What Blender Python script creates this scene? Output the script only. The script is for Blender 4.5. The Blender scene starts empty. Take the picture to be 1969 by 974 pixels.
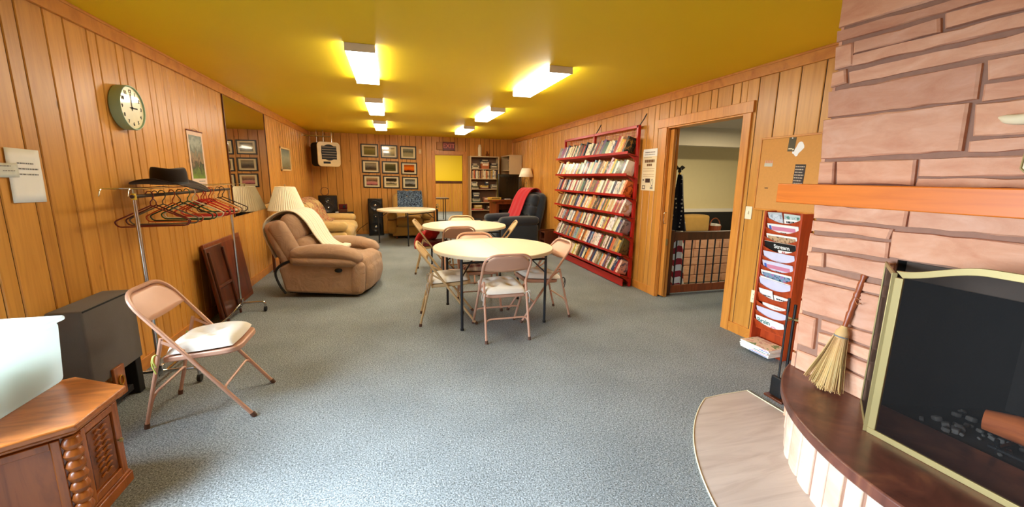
import bpy, bmesh, math, random
from math import sin, cos, pi, radians, sqrt, atan2
from mathutils import Vector, Matrix, Euler, noise
rnd = random.Random(7)
scn = bpy.context.scene
COL = scn.collection

def lin(c):
    c = c / 255.0
    return c / 12.92 if c <= 0.04045 else ((c + 0.055) / 1.055) ** 2.4
def rgb(r, g, b):
    return (lin(r), lin(g), lin(b), 1.0)

# ------------------------------------------------------------------ mesh builder
def Tm(x=0, y=0, z=0, rx=0, ry=0, rz=0, s=None):
    m = Matrix.Translation((x, y, z)) @ Euler((radians(rx), radians(ry), radians(rz))).to_matrix().to_4x4()
    if s is not None:
        m = m @ Matrix.Diagonal((s[0], s[1], s[2], 1))
    return m

class MB:
    def __init__(self):
        self.v = []; self.f = []; self.mi = []; self.cur = 0
    def add(self, vs, fs, M=None):
        o = len(self.v)
        if M is None:
            self.v += [tuple(p) for p in vs]
        else:
            self.v += [tuple(M @ Vector(p)) for p in vs]
        self.f += [tuple(i + o for i in f) for f in fs]
        self.mi += [self.cur] * len(fs)
        return self
    def box(self, x0, y0, z0, x1, y1, z1, M=None):
        vs = [(x0,y0,z0),(x1,y0,z0),(x1,y1,z0),(x0,y1,z0),(x0,y0,z1),(x1,y0,z1),(x1,y1,z1),(x0,y1,z1)]
        return self.add(vs, [(0,3,2,1),(4,5,6,7),(0,1,5,4),(1,2,6,5),(2,3,7,6),(3,0,4,7)], M)
    def cbox(self, c, s, M=None):
        return self.box(c[0]-s[0]/2, c[1]-s[1]/2, c[2]-s[2]/2, c[0]+s[0]/2, c[1]+s[1]/2, c[2]+s[2]/2, M)
    def prism(self, poly, h0, h1, M=None):
        """poly in local XY, extruded along local Z from h0 to h1"""
        n = len(poly)
        vs = [(p[0], p[1], h0) for p in poly] + [(p[0], p[1], h1) for p in poly]
        fs = [tuple(range(n - 1, -1, -1)), tuple(range(n, 2 * n))]
        fs += [(i, (i + 1) % n, n + (i + 1) % n, n + i) for i in range(n)]
        return self.add(vs, fs, M)
    def tube(self, pts, r, seg=8, closed=False, M=None):
        P = [Vector(p) for p in pts]; n = len(P)
        rr = r if hasattr(r, '__len__') else [r] * n
        vs = []; up = None
        for i in range(n):
            if closed:
                t = (P[(i + 1) % n] - P[i - 1])
            else:
                t = P[min(i + 1, n - 1)] - P[max(i - 1, 0)]
            if t.length < 1e-9: t = Vector((0, 0, 1))
            t.normalize()
            if up is None:
                a = Vector((0, 0, 1)) if abs(t.z) < 0.9 else Vector((1, 0, 0))
                up = (a - t * a.dot(t)).normalized()
            else:
                u2 = up - t * up.dot(t)
                up = u2.normalized() if u2.length > 1e-6 else up
            s = t.cross(up)
            for k in range(seg):
                a = 2 * pi * k / seg
                vs.append(P[i] + (up * cos(a) + s * sin(a)) * rr[i])
        fs = []
        m = n if closed else n - 1
        for i in range(m):
            j = (i + 1) % n
            for k in range(seg):
                l = (k + 1) % seg
                fs.append((i * seg + k, i * seg + l, j * seg + l, j * seg + k))
        if not closed:
            fs.append(tuple(range(seg - 1, -1, -1)))
            fs.append(tuple(range((n - 1) * seg, n * seg)))
        return self.add(vs, fs, M)
    def lathe(self, prof, seg=24, M=None, sx=1, sy=1):
        """profile [(r,z)] about Z"""
        vs = []; fs = []; n = len(prof)
        for r, z in prof:
            for k in range(seg):
                a = 2 * pi * k / seg
                vs.append((max(r, 1e-5) * cos(a) * sx, max(r, 1e-5) * sin(a) * sy, z))
        for i in range(n - 1):
            for k in range(seg):
                l = (k + 1) % seg
                fs.append((i * seg + k, i * seg + l, (i + 1) * seg + l, (i + 1) * seg + k))
        fs.append(tuple(range(seg - 1, -1, -1))); fs.append(tuple(range((n - 1) * seg, n * seg)))
        return self.add(vs, fs, M)
    def rbox(self, sx, sy, sz, r, M=None, puff=(0, 0, 0), n=3, m=4, warp=None):
        """rounded box centred on the origin, full sizes; puff bulges the faces"""
        H = (sx / 2, sy / 2, sz / 2)
        r = min(r, H[0] * .999, H[1] * .999, H[2] * .999)
        ax = []
        for h in H:
            i = h - r
            c = [-(i + r * k / n) for k in range(n, 0, -1)] + [-i + 2 * i * k / m for k in range(m + 1)] + [i + r * k / n for k in range(1, n + 1)]
            ax.append(c)
        idx = {}; vs = []; fs = []
        def vert(p):
            key = tuple(round(q, 6) for q in p)
            if key not in idx:
                inn = Vector([max(-(H[k] - r), min(H[k] - r, p[k])) for k in range(3)])
                d = Vector(p) - inn
                q = inn + d.normalized() * r if d.length > 1e-9 else inn
                u = [q[k] / H[k] for k in range(3)]
                w = [q[k] + puff[k] * u[k] * max(0, 1 - u[(k + 1) % 3] ** 2) * max(0, 1 - u[(k + 2) % 3] ** 2) for k in range(3)]
                if warp: w = warp(w)
                idx[key] = len(vs); vs.append(tuple(w))
            return idx[key]
        for k in range(3):
            a, b = (k + 1) % 3, (k + 2) % 3
            for s in (-1, 1):
                for i in range(len(ax[a]) - 1):
                    for j in range(len(ax[b]) - 1):
                        q = []
                        for (u, v) in ((i, j), (i + 1, j), (i + 1, j + 1), (i, j + 1)):
                            p = [0, 0, 0]; p[k] = s * H[k]; p[a] = ax[a][u]; p[b] = ax[b][v]
                            q.append(vert(p))
                        if s < 0: q.reverse()
                        if len(set(q)) == 4: fs.append(tuple(q))
        return self.add(vs, fs, M)
    def grid(self, nu, nv, fn, M=None, wrap=False):
        vs = [fn(i / nu, j / nv) for i in range(nu + 1) for j in range(nv + 1)]
        fs = [(i * (nv + 1) + j, (i + 1) * (nv + 1) + j, (i + 1) * (nv + 1) + j + 1, i * (nv + 1) + j + 1) for i in range(nu) for j in range(nv)]
        return self.add(vs, fs, M)
    def build(self, name, mat, parent=None, smooth=35, bevel=0, bseg=2, solid=0, sub=0, M=None, recalc=True):
        me = bpy.data.meshes.new(name)
        me.from_pydata(self.v, [], self.f)
        if recalc:
            bm = bmesh.new(); bm.from_mesh(me)
            bmesh.ops.recalc_face_normals(bm, faces=bm.faces[:])
            bm.to_mesh(me); bm.free()
        mats = mat if isinstance(mat, (list, tuple)) else [mat]
        for m in mats: me.materials.append(m)
        if len(mats) > 1:
            me.polygons.foreach_set('material_index', self.mi)
        if smooth:
            me.shade_smooth()
            me.set_sharp_from_angle(angle=radians(smooth))
        o = bpy.data.objects.new(name, me)
        COL.objects.link(o)
        if parent is not None: o.parent = parent
        if M is not None: o.matrix_local = M
        if solid:
            md = o.modifiers.new('Solid', 'SOLIDIFY'); md.thickness = solid; md.offset = 0
        if bevel:
            md = o.modifiers.new('Bevel', 'BEVEL'); md.width = bevel; md.segments = bseg; md.limit_method = 'ANGLE'; md.angle_limit = radians(40)
        if sub:
            md = o.modifiers.new('Sub', 'SUBSURF'); md.levels = sub; md.render_levels = sub
        return o

def fillet(pts, r, n=5, closed=False):
    P = [Vector(p) for p in pts]; out = []
    N = len(P)
    for i in range(N):
        if not closed and i in (0, N - 1):
            out.append(P[i]); continue
        a, b, c = P[i - 1], P[i], P[(i + 1) % N]
        d1 = (a - b); d2 = (c - b)
        k = min(r, d1.length * .49, d2.length * .49)
        p, q = b + d1.normalized() * k, b + d2.normalized() * k
        for t in range(n + 1):
            t /= n
            out.append(p * (1 - t) ** 2 + b * 2 * t * (1 - t) + q * t * t)
    return out

def spline(pts, n=8):
    """Catmull-Rom through the points"""
    P = [Vector(p) for p in pts]
    P = [P[0] * 2 - P[1]] + P + [P[-1] * 2 - P[-2]]
    out = []
    for i in range(1, len(P) - 2):
        a, b, c, d = P[i - 1], P[i], P[i + 1], P[i + 2]
        for k in range(n):
            t = k / n
            out.append(0.5 * ((2 * b) + (c - a) * t + (2 * a - 5 * b + 4 * c - d) * t * t + (3 * b - a - 3 * c + d) * t ** 3))
    out.append(P[-2])
    return out

def rrect(w, h, r, n=4, cx=0, cy=0):
    out = []
    for (sx, sy, a0) in ((1, 1, 0), (-1, 1, 90), (-1, -1, 180), (1, -1, 270)):
        for k in range(n + 1):
            a = radians(a0 + 90 * k / n)
            out.append((cx + sx * (w / 2 - r) + r * cos(a), cy + sy * (h / 2 - r) + r * sin(a)))
    return out

# ------------------------------------------------------------------ objects
def tag(o, label, cat, group=None, kind=None):
    o['label'] = label; o['category'] = cat
    if group: o['group'] = group
    if kind: o['kind'] = kind
    return o
def thing(name, label, cat, loc=(0, 0, 0), rz=0, group=None):
    o = bpy.data.objects.new(name, None); COL.objects.link(o)
    o.empty_display_size = .1
    o.location = loc; o.rotation_euler = (0, 0, radians(rz))
    return tag(o, label, cat, group)
def struct(name, mb, mat, **k):
    o = mb.build(name, mat, **k); o['kind'] = 'structure'; return o
def base_name(o):
    n = o.name
    return n[:-4] if len(n) > 4 and n[-4] == '.' and n[-3:].isdigit() else n
def copy_tree(o, parent=None):
    c = o.copy(); COL.objects.link(c)
    if parent is not None: c.parent = parent
    for ch in o.children: copy_tree(ch, c)
    return c
def dup(o, loc, rz, label, group=None):
    c = copy_tree(o); c.location = loc; c.rotation_euler = (0, 0, radians(rz)); c['label'] = label
    if group: c['group'] = group
    return c
def text(name, s, size, mat, parent, M, ext=.0006, align='CENTER', bold=0):
    cu = bpy.data.curves.new(name, 'FONT'); cu.body = s; cu.size = size; cu.extrude = ext
    cu.align_x = align; cu.align_y = 'CENTER'; cu.offset = bold
    cu.materials.append(mat)
    tmp = bpy.data.objects.new('lettering_curve', cu); COL.objects.link(tmp)
    dg = bpy.context.evaluated_depsgraph_get(); me = bpy.data.meshes.new_from_object(tmp.evaluated_get(dg))
    bpy.data.objects.remove(tmp); me.name = name
    if not me.materials: me.materials.append(mat)
    o = bpy.data.objects.new(name, me); COL.objects.link(o); o.parent = parent; o.matrix_local = M
    return o

# ------------------------------------------------------------------ materials
class NT:
    def __init__(self, name):
        self.m = bpy.data.materials.new(name); self.m.use_nodes = True
        self.t = self.m.node_tree; self.n = self.t.nodes
        self.b = self.n['Principled BSDF']
    def node(self, typ, **k):
        x = self.n.new(typ)
        for a, v in k.items():
            if a.startswith('i_'):
                x.inputs[a[2:].replace('_', ' ')].default_value = v
            else: setattr(x, a, v)
        return x
    def link(self, a, b): self.t.links.new(a, b)
    def coords(self, kind='Object', scale=(1, 1, 1), rot=(0, 0, 0)):
        tc = self.node('ShaderNodeTexCoord'); mp = self.node('ShaderNodeMapping')
        mp.inputs['Scale'].default_value = scale; mp.inputs['Rotation'].default_value = rot
        self.link(tc.outputs[kind], mp.inputs[0]); return mp.outputs[0]
    def noise(self, vec, scale, detail=3, rough=.5, dist=0):
        x = self.node('ShaderNodeTexNoise'); x.inputs['Scale'].default_value = scale
        x.inputs['Detail'].default_value = detail; x.inputs['Roughness'].default_value = rough; x.inputs['Distortion'].default_value = dist
        if vec is not None: self.link(vec, x.inputs['Vector'])
        return x
    def ramp(self, fac, stops, interp='LINEAR'):
        x = self.node('ShaderNodeValToRGB'); cr = x.color_ramp; cr.interpolation = interp
        while len(cr.elements) < len(stops): cr.elements.new(.5)
        for e, (p, c) in zip(cr.elements, stops): e.position = p; e.color = c
        self.link(fac, x.inputs[0]); return x.outputs[0]
    def mix(self, fac, a, b, blend='MIX'):
        x = self.node('ShaderNodeMix', data_type='RGBA', blend_type=blend)
        for s, v in ((x.inputs[0], fac), (x.inputs[6], a), (x.inputs[7], b)):
            if hasattr(v, 'is_linked') or hasattr(v, 'links'): self.link(v, s)
            else: s.default_value = v
        return x.outputs[2]
    def math(self, op, a, b=0.0):
        x = self.node('ShaderNodeMath', operation=op)
        for s, v in ((x.inputs[0], a), (x.inputs[1], b)):
            if hasattr(v, 'links'): self.link(v, s)
            else: s.default_value = v
        return x.outputs[0]
    def bump(self, h, strength=.3, dist=.01):
        x = self.node('ShaderNodeBump'); x.inputs['Strength'].default_value = strength; x.inputs['Distance'].default_value = dist
        self.link(h, x.inputs['Height']); self.link(x.outputs[0], self.b.inputs['Normal'])
    def set(self, rough=.5, metal=0, spec=.5, coat=0, sheen=0, color=None):
        b = self.b
        b.inputs['Roughness'].default_value = rough; b.inputs['Metallic'].default_value = metal
        b.inputs['Specular IOR Level'].default_value = spec; b.inputs['Coat Weight'].default_value = coat
        b.inputs['Sheen Weight'].default_value = sheen
        if color is not None:
            if hasattr(color, 'links'): self.link(color, b.inputs['Base Color'])
            else: b.inputs['Base Color'].default_value = color
        return self.m

def scl(c, k): return (min(1, c[0] * k), min(1, c[1] * k), min(1, c[2] * k), 1)
def plain(name, c, rough=.5, metal=0, var=.12, nscale=12, bump=0, bscale=60, spec=.5, coat=0, sheen=0, bdist=.004):
    t = NT(name); v = t.coords()
    n = t.noise(v, nscale)
    col = t.mix(n.outputs[0], scl(c, 1 - var), scl(c, 1 + var))
    if bump:
        nb = t.noise(v, bscale, 4, .6); t.bump(nb.outputs[0], bump, bdist)
    return t.set(rough, metal, spec, coat, sheen, col)
def wood(name, dark, light, stretch=(14, 14, .9), scale=1.6, rough=.38, island=.5, knots=True, coat=0, spec=.5):
    t = NT(name); v = t.coords(scale=stretch)
    geo = t.node('ShaderNodeNewGeometry')
    off = t.node('ShaderNodeVectorMath', operation='ADD')
    com = t.node('ShaderNodeCombineXYZ')
    sc = t.math('MULTIPLY', geo.outputs['Random Per Island'], 37.0)
    for i in range(3): t.link(sc, com.inputs[i])
    t.link(v, off.inputs[0]); t.link(com.outputs[0], off.inputs[1])
    n = t.noise(off.outputs[0], scale, 5, .6, 1.2)
    grain = t.ramp(n.outputs[0], [(.28, dark), (.55, light), (.8, scl(light, 1.12))])
    tone = t.ramp(geo.outputs['Random Per Island'], [(0, (1 - island * .55, 1 - island * .62, 1 - island * .7, 1)), (.5, (.93, .92, .9, 1)), (1, (1.0, 1.0, 1.0, 1))])
    c = t.mix(1.0, grain, tone, 'MULTIPLY')
    if knots:
        tc = t.node('ShaderNodeTexCoord'); mp = t.node('ShaderNodeMapping'); mp.inputs['Scale'].default_value = (3.1, 3.1, 1.5)
        t.link(tc.outputs['Object'], mp.inputs[0])
        vo = t.node('ShaderNodeTexVoronoi'); vo.inputs['Scale'].default_value = 1.7; t.link(mp.outputs[0], vo.inputs['Vector'])
        k = t.ramp(vo.outputs['Distance'], [(.02, (.28, .16, .08, 1)), (.09, (1, 1, 1, 1))])
        c = t.mix(.75, c, k, 'MULTIPLY')
    t.bump(n.outputs[0], .06, .004)
    return t.set(rough, 0, spec, coat, 0, c)
def banded(name, kind, stops, scale=1.0, axis=2, nz=.25, nscale=6, rough=.25, coat=0):
    """a printed picture: bands along one Generated axis broken up by noise"""
    t = NT(name); v = t.coords('Generated')
    sp = t.node('ShaderNodeSeparateXYZ'); t.link(v, sp.inputs[0])
    n = t.noise(v, nscale, 5, .6, .4)
    f = t.math('ADD', sp.outputs[axis], t.math('MULTIPLY', t.math('SUBTRACT', n.outputs[0], .5), nz * 2))
    return t.set(rough, 0, .5, coat, 0, t.ramp(f, stops))

W = {}
W['wall'] = wood('pine_paneling', rgb(194, 128, 48), rgb(214, 150, 66), rough=.34, island=.36)
W['trim'] = wood('pine_trim', rgb(184, 108, 38), rgb(210, 138, 56), stretch=(3, 3, 3), scale=2, rough=.35, island=.2, knots=False)
W['trimv'] = wood('pine_casing', rgb(192, 118, 46), rgb(216, 144, 62), stretch=(14, 14, .9), rough=.35, island=.2, knots=False)
W['groove'] = plain('panel_groove', rgb(34, 16, 6), .9)
W['ceil'] = plain('yellow_ceiling_paint', rgb(238, 202, 8), .55, var=.03, nscale=2, bump=.08, bscale=160)
W['offwhite_ceil'] = plain('grey_ceiling_paint', rgb(196, 184, 160), .8, var=.03)
W['cream'] = plain('cream_paint', rgb(224, 208, 160), .6, var=.03)
W['white_paint'] = plain('white_enamel', rgb(232, 226, 214), .4, var=.03)
W['black_metal'] = plain('black_metal', rgb(28, 27, 27), .4, .3)
W['dark_tube'] = plain('dark_grey_tube', rgb(52, 54, 58), .4, .5)
W['chrome'] = plain('chrome', rgb(205, 205, 205), .14, 1, var=.04)
W['brass'] = plain('antique_brass', rgb(158, 140, 92), .45, .5, var=.06)
W['gold'] = plain('bright_brass', rgb(226, 180, 70), .25, .9)
W['paper'] = plain('white_paper', rgb(236, 232, 222), .7, var=.03)
W['ink'] = plain('black_ink', rgb(36, 34, 34), .7)
W['grey_ink'] = plain('grey_ink', rgb(120, 116, 110), .7)
W['black_plastic'] = plain('black_plastic', rgb(18, 17, 17), .25, 0, coat=.3)
W['matte_black'] = plain('matte_black', rgb(20, 19, 18), .75)
W['foot'] = plain('brown_rubber', rgb(92, 62, 46), .7)
W['pale_edge'] = plain('pale_edging', rgb(216, 204, 170), .5)
W['rubber'] = plain('black_rubber', rgb(24, 24, 24), .8)
W['cream_paper'] = plain('cream_paper', rgb(232, 214, 176), .7, var=.04)
W['ivory'] = plain('ivory_plastic', rgb(232, 220, 184), .4, var=.02)
def carpet(name, c0, c1, fleck):
    t = NT(name); v = t.coords()
    n = t.noise(v, 130, 2, .7); n2 = t.noise(v, 2.2, 3, .5); n3 = t.noise(v, 60, 2, .6)
    a = t.ramp(n.outputs[0], [(.36, scl(c0, .45)), (.5, c0), (.62, c1), (.72, fleck)])
    b = t.ramp(n2.outputs[0], [(.3, (.82, .82, .82, 1)), (.7, (1, 1, 1, 1))])
    c = t.mix(1.0, a, b, 'MULTIPLY')
    k = t.ramp(n3.outputs[0], [(.3, (.6, .6, .6, 1)), (.48, (1, 1, 1, 1))])
    c = t.mix(.8, c, k, 'MULTIPLY')
    t.bump(n.outputs[0], .55, .008)
    return t.set(.95, 0, .15, 0, 0, c)
W['carpet'] = carpet('grey_green_carpet', rgb(136, 142, 142), rgb(164, 169, 170), rgb(206, 210, 210))
def fabric(name, c, var=.14, scale=9, weave=220, rough=.92, sheen=.15, bump=.25, crumple=0):
    t = NT(name); v = t.coords()
    n = t.noise(v, scale, 4, .6); n2 = t.noise(v, weave, 2)
    col = t.mix(n.outputs[0], scl(c, 1 - var), scl(c, 1 + var))
    if crumple:
        n3 = t.noise(v, 4.5, 3, .55, 1.2); t.bump(t.math('ADD', n3.outputs[0], t.math('MULTIPLY', n2.outputs[0], .04)), crumple, .05)
    else: t.bump(n2.outputs[0], bump, .003)
    return t.set(rough, 0, .2, 0, sheen, col)
W['recliner'] = fabric('brown_microsuede', rgb(170, 136, 108), .16, crumple=.5)
W['tan_sofa'] = fabric('tan_chenille', rgb(204, 168, 104), .12, crumple=.4)
W['tan_chair'] = fabric('olive_tan_chenille', rgb(178, 138, 72), .14)
W['navy'] = fabric('navy_velour', rgb(40, 46, 56), .2, sheen=.4)
W['red_throw'] = fabric('red_fleece', rgb(186, 28, 40), .12, sheen=.3)
W['cream_throw'] = None
def knit(name, c, axis=1, scale=26):
    t = NT(name); v = t.coords()
    w = t.node('ShaderNodeTexWave', bands_direction='XYZ'[axis]); w.inputs['Scale'].default_value = scale; w.inputs['Distortion'].default_value = .5
    t.link(v, w.inputs['Vector'])
    col = t.ramp(w.outputs[0], [(0, scl(c, .72)), (.35, c), (1, scl(c, 1.05))])
    t.bump(w.outputs[0], .5, .01)
    return t.set(.9, 0, .2, 0, .2, col)
W['cream_throw'] = knit('cream_knit', rgb(238, 226, 196), 1, 7)
def splotch(name, stops, scale=16, rough=.9, dist=.6, detail=3):
    t = NT(name); v = t.coords(); n = t.noise(v, scale, detail, .6, dist)
    return t.set(rough, 0, .2, 0, .1, t.ramp(n.outputs[0], stops, 'CONSTANT'))
W['floral'] = splotch('floral_throw', [(0, rgb(120, 74, 44)), (.42, rgb(186, 146, 96)), (.56, rgb(176, 60, 44)), (.62, rgb(120, 98, 58)), (.66, rgb(206, 170, 120))], 11)
W['blue_leaf'] = splotch('blue_leaf_cloth', [(0, rgb(18, 22, 34)), (.47, rgb(44, 62, 92)), (.51, rgb(150, 172, 190)), (.55, rgb(20, 24, 38)), (.62, rgb(80, 108, 142))], 34, dist=1.2)
def plaid(name, cols, scale=24):
    t = NT(name); v = t.coords()
    sp = t.node('ShaderNodeSeparateXYZ'); t.link(v, sp.inputs[0])
    out = []
    for i in (0, 1):
        x = t.math('SINE', t.math('MULTIPLY', sp.outputs[i], scale * 3.1)); x = t.math('ADD', t.math('MULTIPLY', x, .5), .5)
        out.append(t.ramp(x, [(0, cols[0]), (.35, cols[1]), (.6, cols[2]), (.8, cols[3])], 'CONSTANT'))
    return t.set(.9, 0, .2, 0, .1, t.mix(.5, out[0], out[1]))
W['plaid'] = plaid('red_plaid', [rgb(120, 44, 40), rgb(196, 160, 130), rgb(150, 70, 60), rgb(226, 206, 176)])
W['chair'] = plain('beige_pink_enamel', rgb(206, 158, 132), .34, .1, var=.06)
W['chair_lt'] = plain('beige_enamel', rgb(208, 176, 128), .34, .1, var=.06)
W['cushion'] = fabric('white_cotton_pad', rgb(230, 222, 208), .1, 7)
W['laminate'] = plain('white_laminate_top', rgb(234, 218, 184), .38, var=.025, nscale=3)
W['oak'] = wood('golden_oak', rgb(140, 76, 30), rgb(190, 112, 50), stretch=(2, 9, 9), rough=.3, island=.15, knots=False, coat=.2)
W['oakv'] = wood('carved_oak', rgb(128, 66, 24), rgb(178, 100, 42), stretch=(10, 10, 1.2), rough=.3, island=.1, knots=False, coat=.2)
W['redwood'] = wood('red_stained_wood', rgb(150, 50, 18), rgb(184, 70, 28), stretch=(10, 10, 1), rough=.4, island=.1, knots=False)
W['mantel'] = wood('orange_mantel_wood', rgb(196, 98, 22), rgb(216, 114, 30), stretch=(4, .6, 8), rough=.4, island=.05, knots=False)
W['red_metal'] = plain('red_enamel', rgb(178, 30, 24), .32, .1, var=.08)
W['darkwood'] = wood('dark_walnut', rgb(52, 24, 12), rgb(92, 44, 22), stretch=(10, 10, 1), rough=.35, island=.1, knots=False)
W['brownwood'] = wood('reddish_brown_wood', rgb(98, 44, 18), rgb(140, 66, 28), stretch=(10, 10, 1), rough=.4, island=.1, knots=False)
W['charcoal'] = fabric('charcoal_cover', rgb(100, 92, 86), .14, 5)
W['shelf_white'] = plain('putty_laminate', rgb(196, 166, 124), .5, var=.03)
W['shelf_in'] = plain('brown_laminate', rgb(128, 92, 66), .6, var=.05)
W['shade'] = plain('ivory_pleat', rgb(250, 238, 206), .8, var=.03)
def stone(name, a, b, c):
    t = NT(name); v = t.coords(scale=(3, 3, 9)); geo = t.node('ShaderNodeNewGeometry')
    n = t.noise(v, 1.6, 6, .62, .5); v2 = t.coords(); n2 = t.noise(v2, 45, 4, .7)
    g = t.ramp(n.outputs[0], [(.25, a), (.5, b), (.75, c)])
    tone = t.ramp(geo.outputs['Random Per Island'], [(0, (.8, .74, .74, 1)), (.35, (.95, .93, .93, 1)), (.7, (1, .97, .93, 1)), (1, (.9, .82, .78, 1))])
    col = t.mix(1, g, tone, 'MULTIPLY'); t.bump(n2.outputs[0], .35, .006)
    return t.set(.85, 0, .25, 0, 0, col)
W['stone'] = stone('pink_sandstone', rgb(194, 136, 106), rgb(208, 157, 126), rgb(218, 173, 146))
W['stone_lt'] = stone('pale_sandstone', rgb(206, 172, 146), rgb(216, 188, 164), rgb(224, 200, 178))
W['mortar'] = plain('grey_mortar', rgb(146, 108, 88), .9, var=.15, nscale=30, bump=.4)
def slab():
    t = NT('polished_brown_slate'); v = t.coords()
    n = t.noise(v, 5, 5, .6, .8)
    c = t.ramp(n.outputs[0], [(.3, rgb(74, 42, 34)), (.5, rgb(100, 58, 46)), (.66, rgb(122, 76, 54)), (.8, rgb(86, 66, 44))])
    t.bump(n.outputs[0], .15, .004)
    return t.set(.3, 0, .5, .1, 0, c)
W['slab'] = slab()
W['soot'] = plain('sooty_firebrick', rgb(34, 28, 24), .9, var=.5, nscale=8, bump=.4, bscale=30)
W['vinyl'] = wood('pinkish_plank_vinyl', rgb(172, 154, 142), rgb(192, 176, 164), stretch=(1.2, 9, 9), scale=1.2, rough=.42, island=.05, knots=False)
W['print_line'] = W['grey_ink']
def book_cover():
    t = NT('book_cover'); oi = t.node('ShaderNodeObjectInfo'); v = t.coords('Generated')
    mp = t.node('ShaderNodeVectorMath', operation='ADD'); com = t.node('ShaderNodeCombineXYZ')
    r = t.math('MULTIPLY', oi.outputs['Random'], 40)
    for i in range(3): t.link(r, com.inputs[i])
    t.link(v, mp.inputs[0]); t.link(com.outputs[0], mp.inputs[1])
    n = t.noise(mp.outputs[0], 3.2, 3, .6, .3)
    sp = t.node('ShaderNodeSeparateXYZ'); t.link(v, sp.inputs[0])
    band = t.ramp(sp.outputs[2], [(0, (0, 0, 0, 1)), (.14, (0, 0, 0, 1)), (.18, (1, 1, 1, 1)), (.82, (1, 1, 1, 1)), (.88, (0, 0, 0, 1))])
    m = t.ramp(n.outputs[0], [(0, (0, 0, 0, 1)), (.54, (0, 0, 0, 1)), (.57, (1, 1, 1, 1))], 'LINEAR')
    f = t.mix(1, band, m, 'MULTIPLY')
    hue = t.ramp(oi.outputs['Random'], [(0, rgb(120, 30, 24)), (.2, rgb(40, 40, 48)), (.4, rgb(190, 140, 60)), (.55, rgb(50, 70, 110)), (.75, rgb(228, 216, 190)), (.9, rgb(60, 84, 60))], 'CONSTANT')
    c = t.mix(t.math('MULTIPLY', f, .8), oi.outputs['Color'], hue)
    return t.set(.4, 0, .5, .1, 0, c)
W['book'] = book_cover()
def obj_color(name, rough=.45, metal=0):
    t = NT(name); oi = t.node('ShaderNodeObjectInfo'); v = t.coords('Object'); n = t.noise(v, 14, 3)
    c = t.mix(t.math('MULTIPLY', n.outputs[0], .35), oi.outputs['Color'], (.02, .015, .01, 1))
    return t.set(rough, metal, .5, 0, 0, c)
W['objcol'] = obj_color('coloured_card')
W['hanger'] = obj_color('coloured_plastic', .3)
def emit(name, c, s):
    t = NT(name); e = t.node('ShaderNodeEmission'); e.inputs[0].default_value = c; e.inputs[1].default_value = s
    t.link(e.outputs[0], t.n['Material Output'].inputs[0]); return t.m
W['diffuser'] = emit('lit_diffuser', (1, .945, .80, 1), 27.0)
def mirror_mat():
    t = NT('mirror_glass'); v = t.coords(); n = t.noise(v, 3)
    c = t.mix(n.outputs[0], (.62, .58, .5, 1), (.7, .66, .58, 1))
    return t.set(.015, 1, .5, 0, 0, c)
W['mirror'] = mirror_mat()
def mesh_mat(name='fine_black_wire_mesh', k=.36):
    t = NT(name); tr = t.node('ShaderNodeBsdfTransparent'); mx = t.node('ShaderNodeMixShader')
    v = t.coords(); n = t.noise(v, 400, 1)
    t.set(.6, .4, .4, 0, 0, t.mix(n.outputs[0], rgb(13, 10, 8), rgb(24, 19, 15)))
    mx.inputs[0].default_value = k
    t.link(tr.outputs[0], mx.inputs[1]); t.link(t.b.outputs[0], mx.inputs[2]); t.link(mx.outputs[0], t.n['Material Output'].inputs[0])
    return t.m
W['wire_mesh'] = mesh_mat()
W['wire_mesh_dense'] = mesh_mat('dense_black_wire_mesh', .8)
def bin_mat():
    t = NT('milky_plastic'); tl = t.node('ShaderNodeBsdfTranslucent'); mx = t.node('ShaderNodeMixShader'); v = t.coords(); n = t.noise(v, 4)
    t.set(.35, 0, .5, 0, 0, t.mix(n.outputs[0], rgb(212, 218, 214), rgb(226, 230, 226)))
    tl.inputs[0].default_value = (.80, .83, .79, 1)
    mx.inputs[0].default_value = .6
    t.link(t.b.outputs[0], mx.inputs[1]); t.link(tl.outputs[0], mx.inputs[2]); t.link(mx.outputs[0], t.n['Material Output'].inputs[0])
    return t.m
W['bin'] = bin_mat()
def broom_mat():
    t = NT('broom_straw'); v = t.coords(); n = t.noise(v, 9, 3); geo = t.node('ShaderNodeNewGeometry')
    c = t.ramp(geo.outputs['Random Per Island'], [(0, rgb(150, 112, 62)), (.5, rgb(206, 164, 104)), (1, rgb(226, 190, 132))])
    return t.set(.8, 0, .3, 0, 0, t.mix(.25, c, n.outputs[1], 'MULTIPLY'))
W['straw'] = broom_mat()
WIN, EXPO = 150.0, 0.32
# ================================================================== ROOM
XL, XR, YB, YF, H = -1.835, 3.139, 10.938, -1.3, 2.44
CH = .098                                     # crown board height
f = MB().box(XL - .1, YF - .1, -.06, XR + .12, YB + .12, 0)
f.box(XR + .12, 2.6, -.06, 5.6, 4.44, 0)
struct('floor', f, W['carpet'], smooth=0)
struct('ceiling', MB().box(XL - .1, YF - .1, H, XR + .12, YB + .12, H + .06), W['ceil'], smooth=0)

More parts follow.
